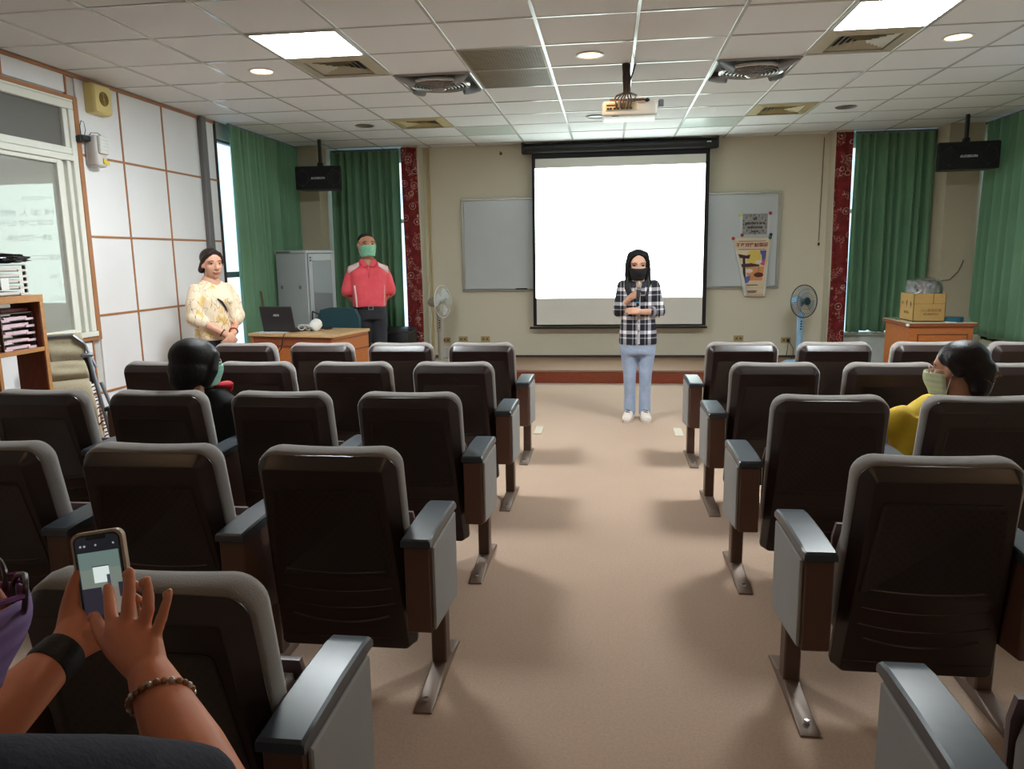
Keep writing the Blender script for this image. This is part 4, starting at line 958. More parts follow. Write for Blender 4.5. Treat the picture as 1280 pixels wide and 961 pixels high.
# wall mounted things at the left
t=thing('wall_speaker','cream yellow square speaker box high on the left wall','speaker',(-3.9,5.62,2.7))
m_ys=M('yellow cream plastic', rgb(214,194,128), .5, var=.03)
obj('housing', MB().loft([[Vector((x,5.705+y*.84,2.722+z*.86)) for y,z in ((-r,-r*.9),(-r*.9,-r),(r*.9,-r),(r,-r*.9),(r,r*.9),(r*.9,r),(-r*.9,r),(-r,r*.9))] for x,r in ((XL-.003,.128),(-3.915,.128),(-3.895,.122),(-3.885,.112))]), m_ys, t)
for r in (.058,.045,.032,.018): obj('grille_ring', MB().tube([(-3.884,5.705+.85*r*math.cos(a*PI/12),2.725+.85*r*math.sin(a*PI/12)) for a in range(25)],.005,5), M('grille brown', rgb(130,106,52), .6), t)
obj('grille_disc', MB().lathe([(0,0),(.053,0),(.053,.003),(0,.003)],(-3.887,5.705,2.725),(1,0,0),24,cap=False), M('grille gold', rgb(176,150,84), .6), t)
t=thing('emergency_light','white wall emergency light with black plug and yellow tag','lamp',(-3.9,5.6,2.33))
m_em=M('off white plastic', rgb(206,200,196), .45, var=.03)
obj('housing', B(XL-.003,5.535,2.205,-3.87,5.665,2.44,bev=.022,seg=3), m_em, t)
obj('lamp_diffuser', B(-3.872,5.55,2.30,-3.845,5.655,2.435,bev=.010,seg=2), M('ribbed diffuser', rgb(222,222,218), .2), t)
for i in range(5): obj('diffuser_rib', B(-3.847,5.552,2.315+i*.024,-3.842,5.653,2.321+i*.024), m_white, t)
for i in range(5): obj('diffuser_rib', B(-3.847,5.566+i*.018,2.303,-3.842,5.571+i*.018,2.432), m_white, t)
obj('yellow_tag', MB().prism([(-3.866,5.60,2.27),(-3.866,5.66,2.245),(-3.866,5.668,2.225),(-3.866,5.60,2.232)],(.004,0,0)), M('yellow tag', rgb(220,200,50), .6), t)
obj('plug_adaptor', B(-3.955,5.44,2.385,-3.90,5.53,2.425,bev=.006), m_black, t); obj('plug_adaptor', B(-3.96,5.43,2.37,-3.915,5.46,2.42,bev=.005), m_black, t)
obj('cord', MB().tube([(-3.93,5.46,2.42),(-3.93,5.455,2.49),(-3.93,5.475,2.53),(-3.93,5.505,2.525),(-3.93,5.515,2.47),(-3.93,5.50,2.43)],.003,6), m_black, t)
obj('cord', MB().tube([(-3.93,5.53,2.41),(-3.92,5.56,2.455),(-3.90,5.61,2.46),(-3.885,5.63,2.44)],.003,6), m_black, t)

# ------------------------------------------------------------------ people
def skin(name,c):
    if name in _mats: return _mats[name]
    t=NT(name); f=t.noise(14,3); t.set(Base_Color=t.ramp(f,[(.3,shade(c,.93)),(.7,shade(c,1.06))]),Roughness=.5); t.b.inputs['Subsurface Weight'].default_value=.08; t.b.inputs['Subsurface Radius'].default_value=(.01,.004,.002)
    t.bump(t.noise(160,2),.12,.002); _mats[name]=t.m; return t.m
m_hair=M('dark hair', rgb(17,14,15), .5, var=.35, vs=3, stretch=(40,40,5), bump=.55, bs=5, spec=.3)
m_eye=M('eye white', rgb(215,210,204), .3, var=.02); m_pupil=M('dark pupil', rgb(20,14,12), .15); m_lip=M('lips', rgb(160,86,78), .5, var=.05)
SK=dict()
def head_shapes(mb,hm,s=1.0):
    """head with face toward local -y; hm places it"""
    e=lambda c,r,m=None: mb.ell([x*s for x in c],[x*s for x in r],m)
    n0=len(mb.bm.verts)
    tmp=MB()
    E_=lambda c,r,m=None: tmp.ell([x*s for x in c],[x*s for x in r],m,20,14)
    E_((0,.015,.035),(.074,.092,.088)); E_((0,-.020,-.035),(.060,.066,.082)); E_((0,-.052,-.088),(.026,.026,.024))
    E_((-.034,-.046,-.022),(.026,.026,.028)); E_((.034,-.046,-.022),(.026,.026,.028)); E_((0,-.060,.030),(.05,.022,.022))
    tmp.tube([[x*s for x in p] for p in ((0,-.080,.020),(0,-.092,-.005),(0,-.100,-.026))],[.008*s,.010*s,.013*s],10,ends=3)
    for q in (-1,1):
        E_((q*.011,-.091,-.030),(.009,.009,.008)); E_((q*.073,.006,-.004),(.010,.020,.030))
    E_((0,-.080,-.060),(.024,.011,.007)); E_((0,-.078,-.070),(.020,.011,.007))
    tmp.tube([[x*s for x in p] for p in ((0,.020,-.06),(0,.028,-.11),(0,.034,-.17))],[.050*s,.046*s,.052*s],14,ends=2)
    tmp.xf(hm); me=tmp.mesh('t',False); mb.bm.from_mesh(me); bpy.data.meshes.remove(me)
HS=Matrix.Diagonal((1.12,1.05,.98,1))
def hp(hm,p,s=1.0): return hm@Vector([x*s for x in p])
def face_parts(root,hm,s=1.0,mouth=True,brow=.9,closed=False):
    for q in (-1,1):
        ey=obj('eye', MB().ell((0,0,0),(.0125*s,.007*s,.0035*s if closed else .0062*s)).xf(hm@Matrix.Translation((q*.032*s,-.0640*s,.010*s))), m_eye if not closed else m_pupil, root)
        obj('pupil', MB().ell((0,0,0),(.006*s,.004*s,.0055*s)).xf(hm@Matrix.Translation((q*.032*s,-.0690*s,.010*s))), m_pupil, ey)
        obj('eyelid', MB().tube([hp(hm,(q*.017,-.070,.012),s),hp(hm,(q*.032,-.0725,.0172),s),hp(hm,(q*.048,-.0615,.011),s)],.0022*s,6), m_pupil, ey)
        obj('eyebrow', MB().tube([hp(hm,(q*.015,-.0815,.035),s),hp(hm,(q*.034,-.0775,.037),s),hp(hm,(q*.055,-.056,.026),s)],[.0026*s,.0034*s*brow,.0016*s],6), m_hair, root)
    if mouth:
        obj('lips', MB().tube([hp(hm,(-.026,-.078,-.0575),s),hp(hm,(-.010,-.0900,-.0632),s),hp(hm,(.010,-.0900,-.0632),s),hp(hm,(.026,-.078,-.0575),s)],[.0026*s,.0058*s,.0058*s,.0026*s],8), m_lip, root)
def mask(root,hm,col,s=1.0,name='face_mask',strap=rgb(225,225,225),ym=0.0):
    def f(u,v):
        a=(u-.5)*R(168); z=-.012-.093*v+.010*math.cos(a)*(1-v)
        bulge=1.16+.12*math.sin(PI*min(1,v*1.15+.12))*max(0,math.cos(a))**2
        rx=.070-.014*v; ry=.094*bulge-.014*v*v
        return hp(hm,(rx*math.sin(a), -.006-ry*math.cos(a)+.02*(1-math.cos(a))*.4, z),s)
    t=NT('mask '+name+str(len(_mats))); _mats['mask%d'%len(_mats)]=t.m
    sx=t.n('ShaderNodeSeparateXYZ'); t.l(t.obj(),sx.inputs[0])
    t.set(Base_Color=t.ramp(t.noise(20,2),[(.3,shade(col,.93)),(.7,shade(col,1.05))]),Roughness=.8); w=t.math('SINE',t.math('MULTIPLY',sx.outputs[2],260.0)); t.bump(w,.25,.003)
    o=obj(name, MB().grid(f,18,10), t.m, root); solid(o,.0025)
    for q in (-1,1):
        obj('ear_loop', MB().tube([hp(hm,(q*.066,-.016,-.020),s),hp(hm,(q*.076,.012,.020),s),hp(hm,(q*.078,.024,0),s),hp(hm,(q*.070,.010,-.03),s),hp(hm,(q*.058,-.012,-.095),s)],.0018*s,5), M('ear loop %.2f'%strap[0],strap,.7), o)
def hand_shapes(mb,wrist,fdir,back,thumb_side,curl=(.3,.35,.4,.45),s=1.0,thumb=.5,spread=.08):
    """wrist point, finger direction, back-of-hand normal; thumb_side +1/-1 along x=f x back"""
    y=Vector(fdir).normalized(); z=Vector(back); z=(z-y*z.dot(y)).normalized(); x=y.cross(z)*thumb_side; w=Vector(wrist)
    P=lambda a,b,c: w+x*a*s+y*b*s+z*c*s
    for k,(mx,ln,r0) in enumerate(((.029,.074,.0088),(.010,.082,.0090),(-.009,.076,.0086),(-.027,.060,.0076))):
        mb.tube([P(mx*.35,-.005,0),P(mx*.8,.045,0),P(mx,.082,.0)],[.017*s,.017*s,.0135*s],10,ends=2)
        an=0; p=Vector((mx,.084,0)); pts=[p.copy()]; c=curl[k]
        for seg,f in ((.46,1.0),(.30,1.15),(.24,.8)):
            an+=c*f; d=Vector((mx/.029*spread,math.cos(an),-math.sin(an))).normalized(); p=p+d*ln*seg; pts.append(p.copy())
        mb.tube([P(*q) for q in pts],[r0*s*1.1,r0*s,r0*s*.92,r0*s*.8],10,ends=3)
    mb.tube([P(.012,.012,-.004),P(.036,.040,-.012),P(.046,.070,-.012-.02*thumb),P(.040-.012*thumb,.095,-.012-.035*thumb)],[.017*s,.0135*s,.0105*s,.0085*s],10,ends=3)
def limb(mb,pts,r,seg=14): mb.tube(pts,r,seg,ends=4)
def torso(mb,rings,hm=None,seg=24,sq=.85):
    """rings (z, cx, cy, rx, ry) bottom to top, superelliptic"""
    L=[]
    for z,cx,cy,rx,ry in rings:
        r=[]
        for i in range(seg):
            a=2*PI*i/seg; c,s_=math.cos(a),math.sin(a)
            r.append(Vector((cx+rx*math.copysign(abs(c)**sq,c),cy+ry*math.copysign(abs(s_)**sq,s_),z)))
        L.append(r)
    tmp=MB().loft(L)
    if hm is not None: tmp.xf(hm)
    me=tmp.mesh('t',False); mb.bm.from_mesh(me); bpy.data.meshes.remove(me)
def person(label,loc,body_mb,mat,voxel=.008,it=3):
    t=thing('person',label,'person',loc)
    obj('body', remesh(body_mb,voxel,it,.5), mat, t)
    return t
def cloth(name,mb,mat,root,voxel=.010,it=5):
    return obj(name, remesh(mb,voxel,it,.5), mat, root)
def trs(loc,rz=0,rx=0,ry=0): return Matrix.Translation(loc)@Euler((rx,ry,rz)).to_matrix().to_4x4()
def plaid():
    t=NT('dark plaid flannel'); sx=t.n('ShaderNodeSeparateXYZ'); t.l(t.obj(),sx.inputs[0])
    def st(ax,f,off,w):
        v=t.math('FRACT',t.math('ADD',t.math('MULTIPLY',sx.outputs[ax],f),off)); return t.math('LESS_THAN',t.math('ABSOLUTE',t.math('SUBTRACT',v,.5)),w)
    a=t.math('MAXIMUM',st(0,9.4,.15,.13),t.math('MULTIPLY',st(0,9.4,.5,.045),.6)); b=t.math('MAXIMUM',st(2,8.0,.1,.12),t.math('MULTIPLY',st(2,8.0,.5,.045),.6))
    k=t.math('ADD',t.math('MULTIPLY',a,.42),t.math('MULTIPLY',b,.45))
    t.set(Base_Color=t.ramp(k,[(0,rgb(20,21,32)),(.42,rgb(150,148,158)),(.8,rgb(248,244,244))]),Roughness=.85); t.bump(t.noise(16,3),.5,.012); return t.m
def denim(name,c):
    if name in _mats: return _mats[name]
    t=NT(name); _mats[name]=t.m; f=t.noise(7,4); t.set(Base_Color=t.ramp(f,[(.3,shade(c,.82)),(.7,shade(c,1.12))]),Roughness=.85)
    mp=t.n('ShaderNodeMapping'); mp.inputs['Scale'].default_value=(1,1,2.2); t.l(t.obj(),mp.inputs[0]); t.bump(t.noise(12,3,mp.outputs[0]),.5,.015); return t.m
def shoe(root,p,yaw,upper,sole,L=.245):
    m=trs(p,yaw); 
    f=MB().loft([[Vector((w*math.cos(a),y,.012+h*(math.sin(a)*.5+.5)*(1.0))) for a in [2*PI*i/16 for i in range(16)]] for y,w,h in ((-.155,.018,.02),(-.145,.034,.038),(-.11,.043,.05),(-.05,.043,.068),(0,.040,.095),(.04,.038,.105),(.075,.034,.10),(.09,.02,.07))]).xf(m)
    o=obj('shoe', f, upper, root)
    obj('sole', MB().loft([[Vector((w*x,y,z)) for w,y in ((-.02,-.158),(.02,-.158),(.044,-.12),(.046,-.05),(.038,.03),(.038,.07),(.02,.094),(-.02,.094),(-.038,.07),(-.038,.03),(-.046,-.05),(-.044,-.12))] for z,x in ((0,.96),(.004,1),(.022,1),(.024,.95))]).xf(m), sole, o)
    obj('lace', MB().tube([Vector((.02*((-1)**i),-.075+.014*i,.078+.0065*i)) for i in range(6)],.0035,5).xf(m), M('shoe stripe',rgb(70,64,60),.6), o)

# --- presenter with microphone
px,py=.262,6.80
hm=trs((px-.008,py-.015,1.383),R(2),R(12))@HS
b=MB(); head_shapes(b,hm,1.0)
Xp=lambda x,y,z: Vector((px+x,py+y,z))
limb(b,[Xp(0,.02,1.26),Xp(0,.03,1.0),Xp(0,.02,.80)],[.08,.09,.09])
for q in (-1,1):
    limb(b,[Xp(q*.07,.02,1.20),Xp(q*.135,.02,1.19)],[.045,.042]); limb(b,[Xp(q*.075,.02,.78),Xp(q*.07,.0,.42),Xp(q*.065,.03,.07)],[.07,.05,.033])
    limb(b,[Xp(q*.065,.03,.06),Xp(q*.068,-.08,.035)],[.032,.026])
sR=Xp(-.148,.02,1.205); eR=Xp(-.172,-.02,.985); wR=Xp(-.060,-.128,1.125)
sL=Xp(.148,.02,1.205); eL=Xp(.182,-.01,.975); wL=Xp(.015,-.155,.985)
limb(b,[sR,eR],[.040,.034]); limb(b,[eR,wR],[.034,.024]); limb(b,[sL,eL],[.040,.034]); limb(b,[eL,wL],[.034,.024])
hand_shapes(b,wR,(.28,-.95,.12),(-1,-.25,0),-1,(.85,.9,.92,.95),.86,.9)
hand_shapes(b,wL,Vector((-1,.08,.10)),(0,-.8,.6),1,(.25,.28,.3,.35),.9,.3)
sk=skin('skin light',rgb(222,172,146))
pr=person('woman in black mask and dark plaid shirt speaking into a microphone before the screen',(px,py,0),b,sk,.0065)
face_parts(pr,hm,1.0,False,closed=True); mask(pr,hm,rgb(26,27,31),1.06,strap=rgb(40,40,44))
h=MB(); H_=lambda c,r: h.ell(c,r,None,20,14)
H_((0,.030,.050),(.080,.088,.086)); 
for q in (-1,1):
    h.tube([(q*.008,-.050,.112),(q*.046,-.050,.092),(q*.070,-.034,.045),(q*.074,-.020,-.03),(q*.072,-.022,-.10),(q*.074,-.066,-.19),(q*.054,-.140,-.280)],[.008,.011,.015,.024,.028,.036,.016],10,ends=3)
    h.tube([(q*.045,.03,.08),(q*.066,.03,0),(q*.066,.03,-.1),(q*.062,.015,-.22)],[.04,.034,.036,.026],10,ends=3)
h.tube([(0,.06,.06),(0,.085,-.05),(0,.08,-.17)],[.07,.075,.06],12,ends=3)
obj('hair', remesh(h.xf(hm),.007,4), m_hair, pr)
c=MB(); torso(c,[(.685,0,.01,.165,.108),(.72,0,.01,.170,.112),(.80,0,.012,.163,.11),(.92,0,.01,.148,.103),(1.02,0,.0,.150,.105),(1.12,0,.0,.160,.105),(1.20,0,.01,.168,.092),(1.235,0,.02,.140,.075),(1.262,0,.028,.078,.062)],trs((px,py,0)))
limb(c,[sR+Vector((.015,0,-.005)),eR+(eR-sR)*-.02],[.056,.053]); limb(c,[eR+Vector((0,.0,-.005)),eR.lerp(wR,.36)],[.052,.046])
limb(c,[sL+Vector((-.015,0,-.005)),eL],[.056,.054]); limb(c,[eL,eL.lerp(wL,.40)],[.053,.047])
sh=cloth('plaid_shirt',c,plaid(),pr,.0085)
m_cuff=M('plaid cuff lining', rgb(150,142,150), .8, var=.25, vs=60)
obj('cuff', MB().tube([eL.lerp(wL,.36),eL.lerp(wL,.50)],.050,16), m_cuff, sh)
for q in (-1,1): obj('collar', MB().prism([Xp(q*.012,-.085,1.215),Xp(q*.075,-.045,1.262),Xp(q*.085,-.05,1.23),Xp(q*.045,-.10,1.185)],(0,-.006,0)), M('collar dark',rgb(36,38,50),.85), sh)
obj('button_band', MB().tube([Xp(0,-.112,.70),Xp(0,-.108,.92),Xp(0,-.116,1.10),Xp(0,-.092,1.19)],.012,8,((1,0,0),.4)), M('band pale',rgb(188,186,192),.8,var=.3,vs=30), sh)
for i in range(6): obj('button', MB().ell(Xp(0,-.122+.004*abs(i-3),.74+i*.075),(.006,.004,.006),u=8,v=6), m_black, sh)
c=MB(); torso(c,[(.60,0,.012,.155,.10),(.70,0,.012,.158,.105),(.82,0,.012,.15,.10)],trs((px,py,0)))
for q in (-1,1): limb(c,[Xp(q*.080,.012,.66),Xp(q*.070,.0,.42),Xp(q*.067,.018,.22),Xp(q*.068,.02,.075)],[.080,.058,.051,.055],18)
cloth('jeans',c,denim('light blue jeans',rgb(158,174,200)),pr,.010,6)
m_sh=M('cream trainers', rgb(226,214,204), .6, var=.06)
shoe(pr,(px-.075,py+.0,0),R(-10),m_sh,M('trainer sole',rgb(206,196,186),.6)); shoe(pr,(px+.068,py+.0,0),R(6),m_sh,M('trainer sole',None))
tag(obj('wrist_bead', MB().tube([wR.lerp(eR,.12)+Vector((.024*math.cos(a*PI/8),.012*math.sin(a*PI/8),.022*math.sin(a*PI/8))) for a in range(17)],.0035,6), M('bracelet pale',rgb(214,196,186),.4), pr),'thin pale bracelet','') if False else obj('bracelet', MB().tube([wR.lerp(eR,.14)+Vector((.026*math.cos(a*PI/8),-.004+.014*math.sin(a*PI/8),.022*math.sin(a*PI/8))) for a in range(17)],.0035,6), M('bracelet pale',rgb(214,196,186),.4), pr)
mt=thing('microphone','black handheld microphone with metal head in the hand of woman in plaid','microphone',(px-.012,py-.205,1.05))
ma=Vector((px-.004,py-.195,1.240)); mb_=Vector((px-.016,py-.222,1.045)); md=(ma-mb_)
obj('handle', MB().tube([mb_,mb_+md*.30,mb_+md*.70],[.013,.015,.019],14,ends=2), m_black, mt)
obj('grille_head', MB().lathe([(0,-.028),(.019,-.026),(.026,0),(.024,.018),(.012,.030),(0,.032)],ma-md*.1,md,18,cap=False), M('mic grille', rgb(186,170,158), .35,.6,bump=.6,bs=500), mt)
obj('ring', MB().tube([mb_+md*.66,mb_+md*.72],.021,14), m_chrome, mt); obj('blue_band', MB().tube([mb_+md*.10,mb_+md*.15],.0165,14), M('mic blue',rgb(80,150,190),.4), mt)

# --- man in pink polo shirt
mx,my=-2.67,8.30
hm=trs((mx+.005,my-.02,1.617),R(32),R(-4))@Matrix.Diagonal((1.22,1.12,1.04,1))
b=MB(); head_shapes(b,hm,1.04)
MT=trs((mx,my,0),R(22))
Xp=lambda x,y,z: MT@Vector((x,y,z))
limb(b,[Xp(0,.02,1.43),Xp(0,.03,1.15),Xp(0,.02,.90)],[.09,.11,.11])
for q in (-1,1):
    limb(b,[Xp(q*.09,.02,1.37),Xp(q*.15,.02,1.345)],[.035,.035]); limb(b,[Xp(q*.09,.02,.88),Xp(q*.09,.0,.48),Xp(q*.10,.03,.08)],[.085,.06,.038]); limb(b,[Xp(q*.10,.03,.06),Xp(q*.12,-.09,.035)],[.035,.03])
    s_=Xp(q*.178,.03,1.335); e_=Xp(q*.262,.07,1.095); w_=Xp(q*.12,.20,.955)
    limb(b,[s_,s_.lerp(e_,.5),e_],[.036,.042,.041]); limb(b,[e_,w_],[.040,.028]); hand_shapes(b,w_,Vector((-q*.9,.2,-.25)),(0,1,0),-q,(.4,.4,.45,.5),1,.3)
sk2=skin('skin tan',rgb(206,150,118))
mn=person('man in pink polo shirt and green mask standing with hands behind his back',(mx,my,0),b,sk2,.008)
face_parts(mn,hm,1.04,False,1.2); mask(mn,hm,rgb(142,208,176),1.10)
h=MB(); 
for c_,r_ in (((0,.030,.058),(.0775,.088,.078)),((0,.06,.02),(.074,.062,.075))): h.ell(c_,r_,None,20,14)
h.tube([(-.068,.0,.07),(-.03,-.042,.104),(.03,-.042,.104),(.068,.0,.07)],[.012,.014,.014,.012],8,ends=2)
obj('hair', remesh(h.xf(hm),.006,3), M('short grey black hair', rgb(34,30,29), .6, var=.3, vs=60, bump=.5, bs=160), mn)
def polo():
    t=NT('coral pink knit'); f=t.noise(8,3); t.set(Base_Color=t.ramp(f,[(.3,rgb(236,82,96)),(.7,rgb(244,98,108))]),Roughness=.75); t.bump(t.noise(9,3),.5,.014); return t.m
mp_=polo()
c=MB(); torso(c,[(.935,0,.02,.178,.128),(.97,0,.02,.190,.138),(1.06,0,.015,.188,.138),(1.18,0,.01,.192,.132),(1.30,0,.01,.200,.122),(1.365,0,.02,.196,.10),(1.415,0,.025,.150,.085),(1.455,0,.03,.092,.072),(1.47,0,.03,.07,.062)],MT)
for q in (-1,1): limb(c,[Xp(q*.172,.03,1.360),Xp(q*.214,.05,1.24),Xp(q*.240,.065,1.125)],[.054,.062,.068],18)
po=cloth('polo_shirt',c,mp_,mn,.010)
m_wt=M('white shirt stripe', rgb(236,206,204), .75)
for q in (-1,1):
    obj('collar', MB().prism([Xp(q*.008,-.098,1.40),Xp(q*.05,-.065,1.465),Xp(q*.082,-.01,1.475),Xp(q*.095,-.05,1.435),Xp(q*.055,-.108,1.385)],(0,-.008,.002)), mp_, po)
    obj('shoulder_panel', MB().grid(lambda u,v: Xp(q*(.105+.115*u),-.055-.014*math.sin(v*PI)+.06*u-.035*v+.02*v*u,1.435-.050*u-.075*v*(.55+.45*u)),6,6), m_wt, po); solid(po.children[-1],.018)
    obj('side_piping', MB().tube([Xp(q*.150,-.105,.955),Xp(q*.155,-.112,1.06),Xp(q*.165,-.098,1.18)],.003,6), m_wt, po)
obj('placket', MB().tube([Xp(0,-.126,1.26),Xp(0,-.113,1.35),Xp(0,-.094,1.40)],.012,8,((1,0,0),.35)), mp_, po)
c=MB(); torso(c,[(.80,0,.02,.178,.13),(.90,0,.02,.180,.13),(.955,0,.02,.176,.128)],MT)
for q in (-1,1): limb(c,[Xp(q*.092,.02,.84),Xp(q*.095,.01,.48),Xp(q*.10,.02,.07)],[.102,.082,.072],18)
m_trou=denim('charcoal trousers',rgb(44,44,52))
cloth('trousers',c,m_trou,mn,.012,6)
obj('belt', MB().loft([[MT@Vector(((.181+d)*math.cos(a),.02+(.134+d)*math.sin(a),z)) for a in [2*PI*i/32 for i in range(32)]] for z,d in ((.918,0),(.922,.004),(.948,.004),(.952,0))]), m_black, mn)
f=MB()
for a in ((-.028,.914,.028,.920),(-.028,.950,.028,.956),(-.028,.914,-.020,.956),(.020,.914,.028,.956)): f.box(a[0],-.128,a[1],a[2],-.118,a[3],bev=.001)
obj('belt_buckle', f.xf(MT) , m_chrome, mn)
for q in (-1,1): shoe(mn,Xp(q*.105,0,0),R(22+q*10),m_black,m_black)

# --- woman in floral blouse, turned to the picture's right
wx,wy=-3.415,6.25
WT=trs((wx,wy,0),R(62))@Matrix.Diagonal((.92,.92,1,1))
hm=WT@trs((0.0,-.020,1.448),R(-10),R(4))@Matrix.Diagonal((1.2,1.1,1.02,1))
b=MB(); head_shapes(b,hm,1.02)
Xp=lambda x,y,z: WT@Vector((x,y,z))
limb(b,[Xp(0,.02,1.28),Xp(0,.03,1.0),Xp(0,.02,.82)],[.09,.11,.11])
arms={}
for q in (-1,1):
    limb(b,[Xp(q*.08,.02,1.25),Xp(q*.155,.02,1.24)],[.045,.044]); limb(b,[Xp(q*.085,.02,.80),Xp(q*.08,0,.44),Xp(q*.07,.03,.07)],[.085,.058,.036]); limb(b,[Xp(q*.07,.03,.06),Xp(q*.075,-.08,.035)],[.034,.028])
    s_=Xp(q*.165,.02,1.235); e_=Xp(q*.220,-.02,1.00); w_=Xp(q*.045,-.205,.855); arms[q]=(s_,e_,w_)
    limb(b,[s_,e_],[.05,.042]); limb(b,[e_,w_],[.042,.028])
    hand_shapes(b,w_,WT.to_3x3()@Vector((-q*.75,-.25,-.6)),WT.to_3x3()@Vector((q*.3,-.9,.2)),q,(.35,.4,.45,.5),.92,.4)
sk3=skin('skin warm',rgb(214,160,134))
wn=person('woman in cream floral blouse standing with clasped hands by left wall panels',(wx,wy,0),b,sk3,.0075)
face_parts(wn,hm,1.02,True,.8)
h=MB()
h.ell((0,.024,.053),(.083,.094,.084),None,20,14); h.ell((0,.10,-.02),(.045,.045,.05),None,14,10)
for q in (-1,1): h.tube([(q*.008,-.050,.116),(q*.045,-.050,.095),(q*.074,-.018,.05),(q*.078,.012,.0),(q*.06,.06,-.05)],[.010,.014,.016,.018,.03],10,ends=3)
h.tube([(0,.07,.0),(.0,.09,-.09)],[.06,.03],10,ends=3)
obj('hair', remesh(h.xf(hm),.007,4), M('brown black hair', rgb(44,30,28), .45, var=.3, vs=9, stretch=(40,40,5), bump=.5, bs=5, spec=.3), wn)
def floral():
    t=NT('cream floral chiffon'); v=t.n('ShaderNodeTexVoronoi',feature='DISTANCE_TO_EDGE'); v.inputs['Scale'].default_value=15; 
    mp=t.n('ShaderNodeMapping'); mp.inputs['Rotation'].default_value=(.3,.4,.6); mp.inputs['Scale'].default_value=(1.4,1.4,.7); t.l(t.obj(),mp.inputs[0])
    nn=t.n('ShaderNodeTexNoise'); nn.inputs['Scale'].default_value=7; t.l(mp.outputs[0],nn.inputs['Vector'])
    ad=t.n('ShaderNodeVectorMath',operation='ADD'); sc=t.n('ShaderNodeVectorMath',operation='SCALE'); sc.inputs['Scale'].default_value=.12; t.l(nn.outputs['Color'],sc.inputs[0]); t.l(mp.outputs[0],ad.inputs[0]); t.l(sc.outputs[0],ad.inputs[1]); t.l(ad.outputs[0],v.inputs['Vector'])
    ln=t.math('MULTIPLY',t.math('LESS_THAN',v.outputs['Distance'],.017),t.math('GREATER_THAN',t.noise(6,2),.44))
    yel=t.ramp(t.noise(9,2),[(.58,(0,0,0,1)),(.66,(1,1,1,1))])
    t.set(Base_Color=t.mix(ln,t.mix(yel,rgb(238,218,190),rgb(228,192,120)),rgb(150,106,80)),Roughness=.75); t.bump(t.noise(13,3),.5,.012); return t.m
mfl=floral()
c=MB(); torso(c,[(.80,0,.01,.185,.135),(.84,0,.01,.195,.145),(.95,0,0,.190,.145),(1.05,0,-.01,.190,.145),(1.15,0,-.01,.188,.135),(1.245,0,.01,.175,.105),(1.29,0,.02,.125,.085),(1.325,0,.028,.075,.068)],WT)
for q in (-1,1):
    s_,e_,w_=arms[q]; limb(c,[s_+Vector((0,0,-.005)),s_.lerp(e_,.5)+WT.to_3x3()@Vector((q*.012,0,0)),e_],[.060,.072,.068],18); limb(c,[e_,e_.lerp(w_,.22)],[.076,.066],16)
bl=cloth('blouse',c,mfl,wn,.009,4)
for q in (-1,1):
    s_,e_,w_=arms[q]; obj('sleeve_cuff', MB().tube([e_.lerp(w_,.22),e_.lerp(w_,.36)],[.064,.052],16), mfl, bl)
    obj('collar', MB().tube([Xp(q*.07,.03,1.29),Xp(q*.06,-.05,1.255),Xp(q*.03,-.105,1.18),Xp(q*.012,-.135,1.12)],[.018,.022,.020,.014],10,((1,0,0),.5)), mfl, bl)
obj('bow_tail', MB().tube([Xp(.02,-.145,1.13),Xp(.06,-.155,1.05),Xp(.075,-.160,.96)],[.02,.032,.038],10,((1,0,0),.3)), mfl, bl)
obj('bow_loop', MB().ell(Xp(.05,-.150,1.13),(.045,.02,.028)), mfl, bl)
obj('hung_glasses', MB().tube([Xp(-.055,-.148,1.16),Xp(-.02,-.16,1.13),Xp(.005,-.165,1.09),Xp(.03,-.166,1.04)],[.006,.010,.009,.004],8), M('dark glasses frame', rgb(46,34,40), .3), bl)
c=MB(); torso(c,[(.70,0,.015,.165,.12),(.80,0,.012,.178,.13),(.85,0,.012,.172,.125)],WT)
for q in (-1,1): limb(c,[Xp(q*.088,.015,.76),Xp(q*.082,0,.44),Xp(q*.072,.02,.07)],[.095,.072,.062],16)
cloth('dark_trousers',c,denim('navy trousers',rgb(30,32,48)),wn,.011,5)
for q in (-1,1): shoe(wn,Xp(q*.075,0,0),R(30+q*6),m_black,m_black)
w_=arms[1][2]; e_=arms[1][1]; ax=(e_-w_).normalized(); o1=ax.orthogonal().normalized(); o2=ax.cross(o1)
obj('red_bracelet', MB().tube([w_.lerp(e_,.12)+o1*.034*math.cos(a*PI/8)+o2*.034*math.sin(a*PI/8) for a in range(17)],.0065,8), M('red beads', rgb(156,52,32), .35), wn)
w_=arms[-1][2]; e_=arms[-1][1]; ax=(e_-w_).normalized(); o1=ax.orthogonal().normalized(); o2=ax.cross(o1)
obj('dark_bracelet', MB().tube([w_.lerp(e_,.08)+o1*.033*math.cos(a*PI/8)+o2*.033*math.sin(a*PI/8) for a in range(17)],.0055,8), M('dark beads', rgb(56,34,28), .35), wn)

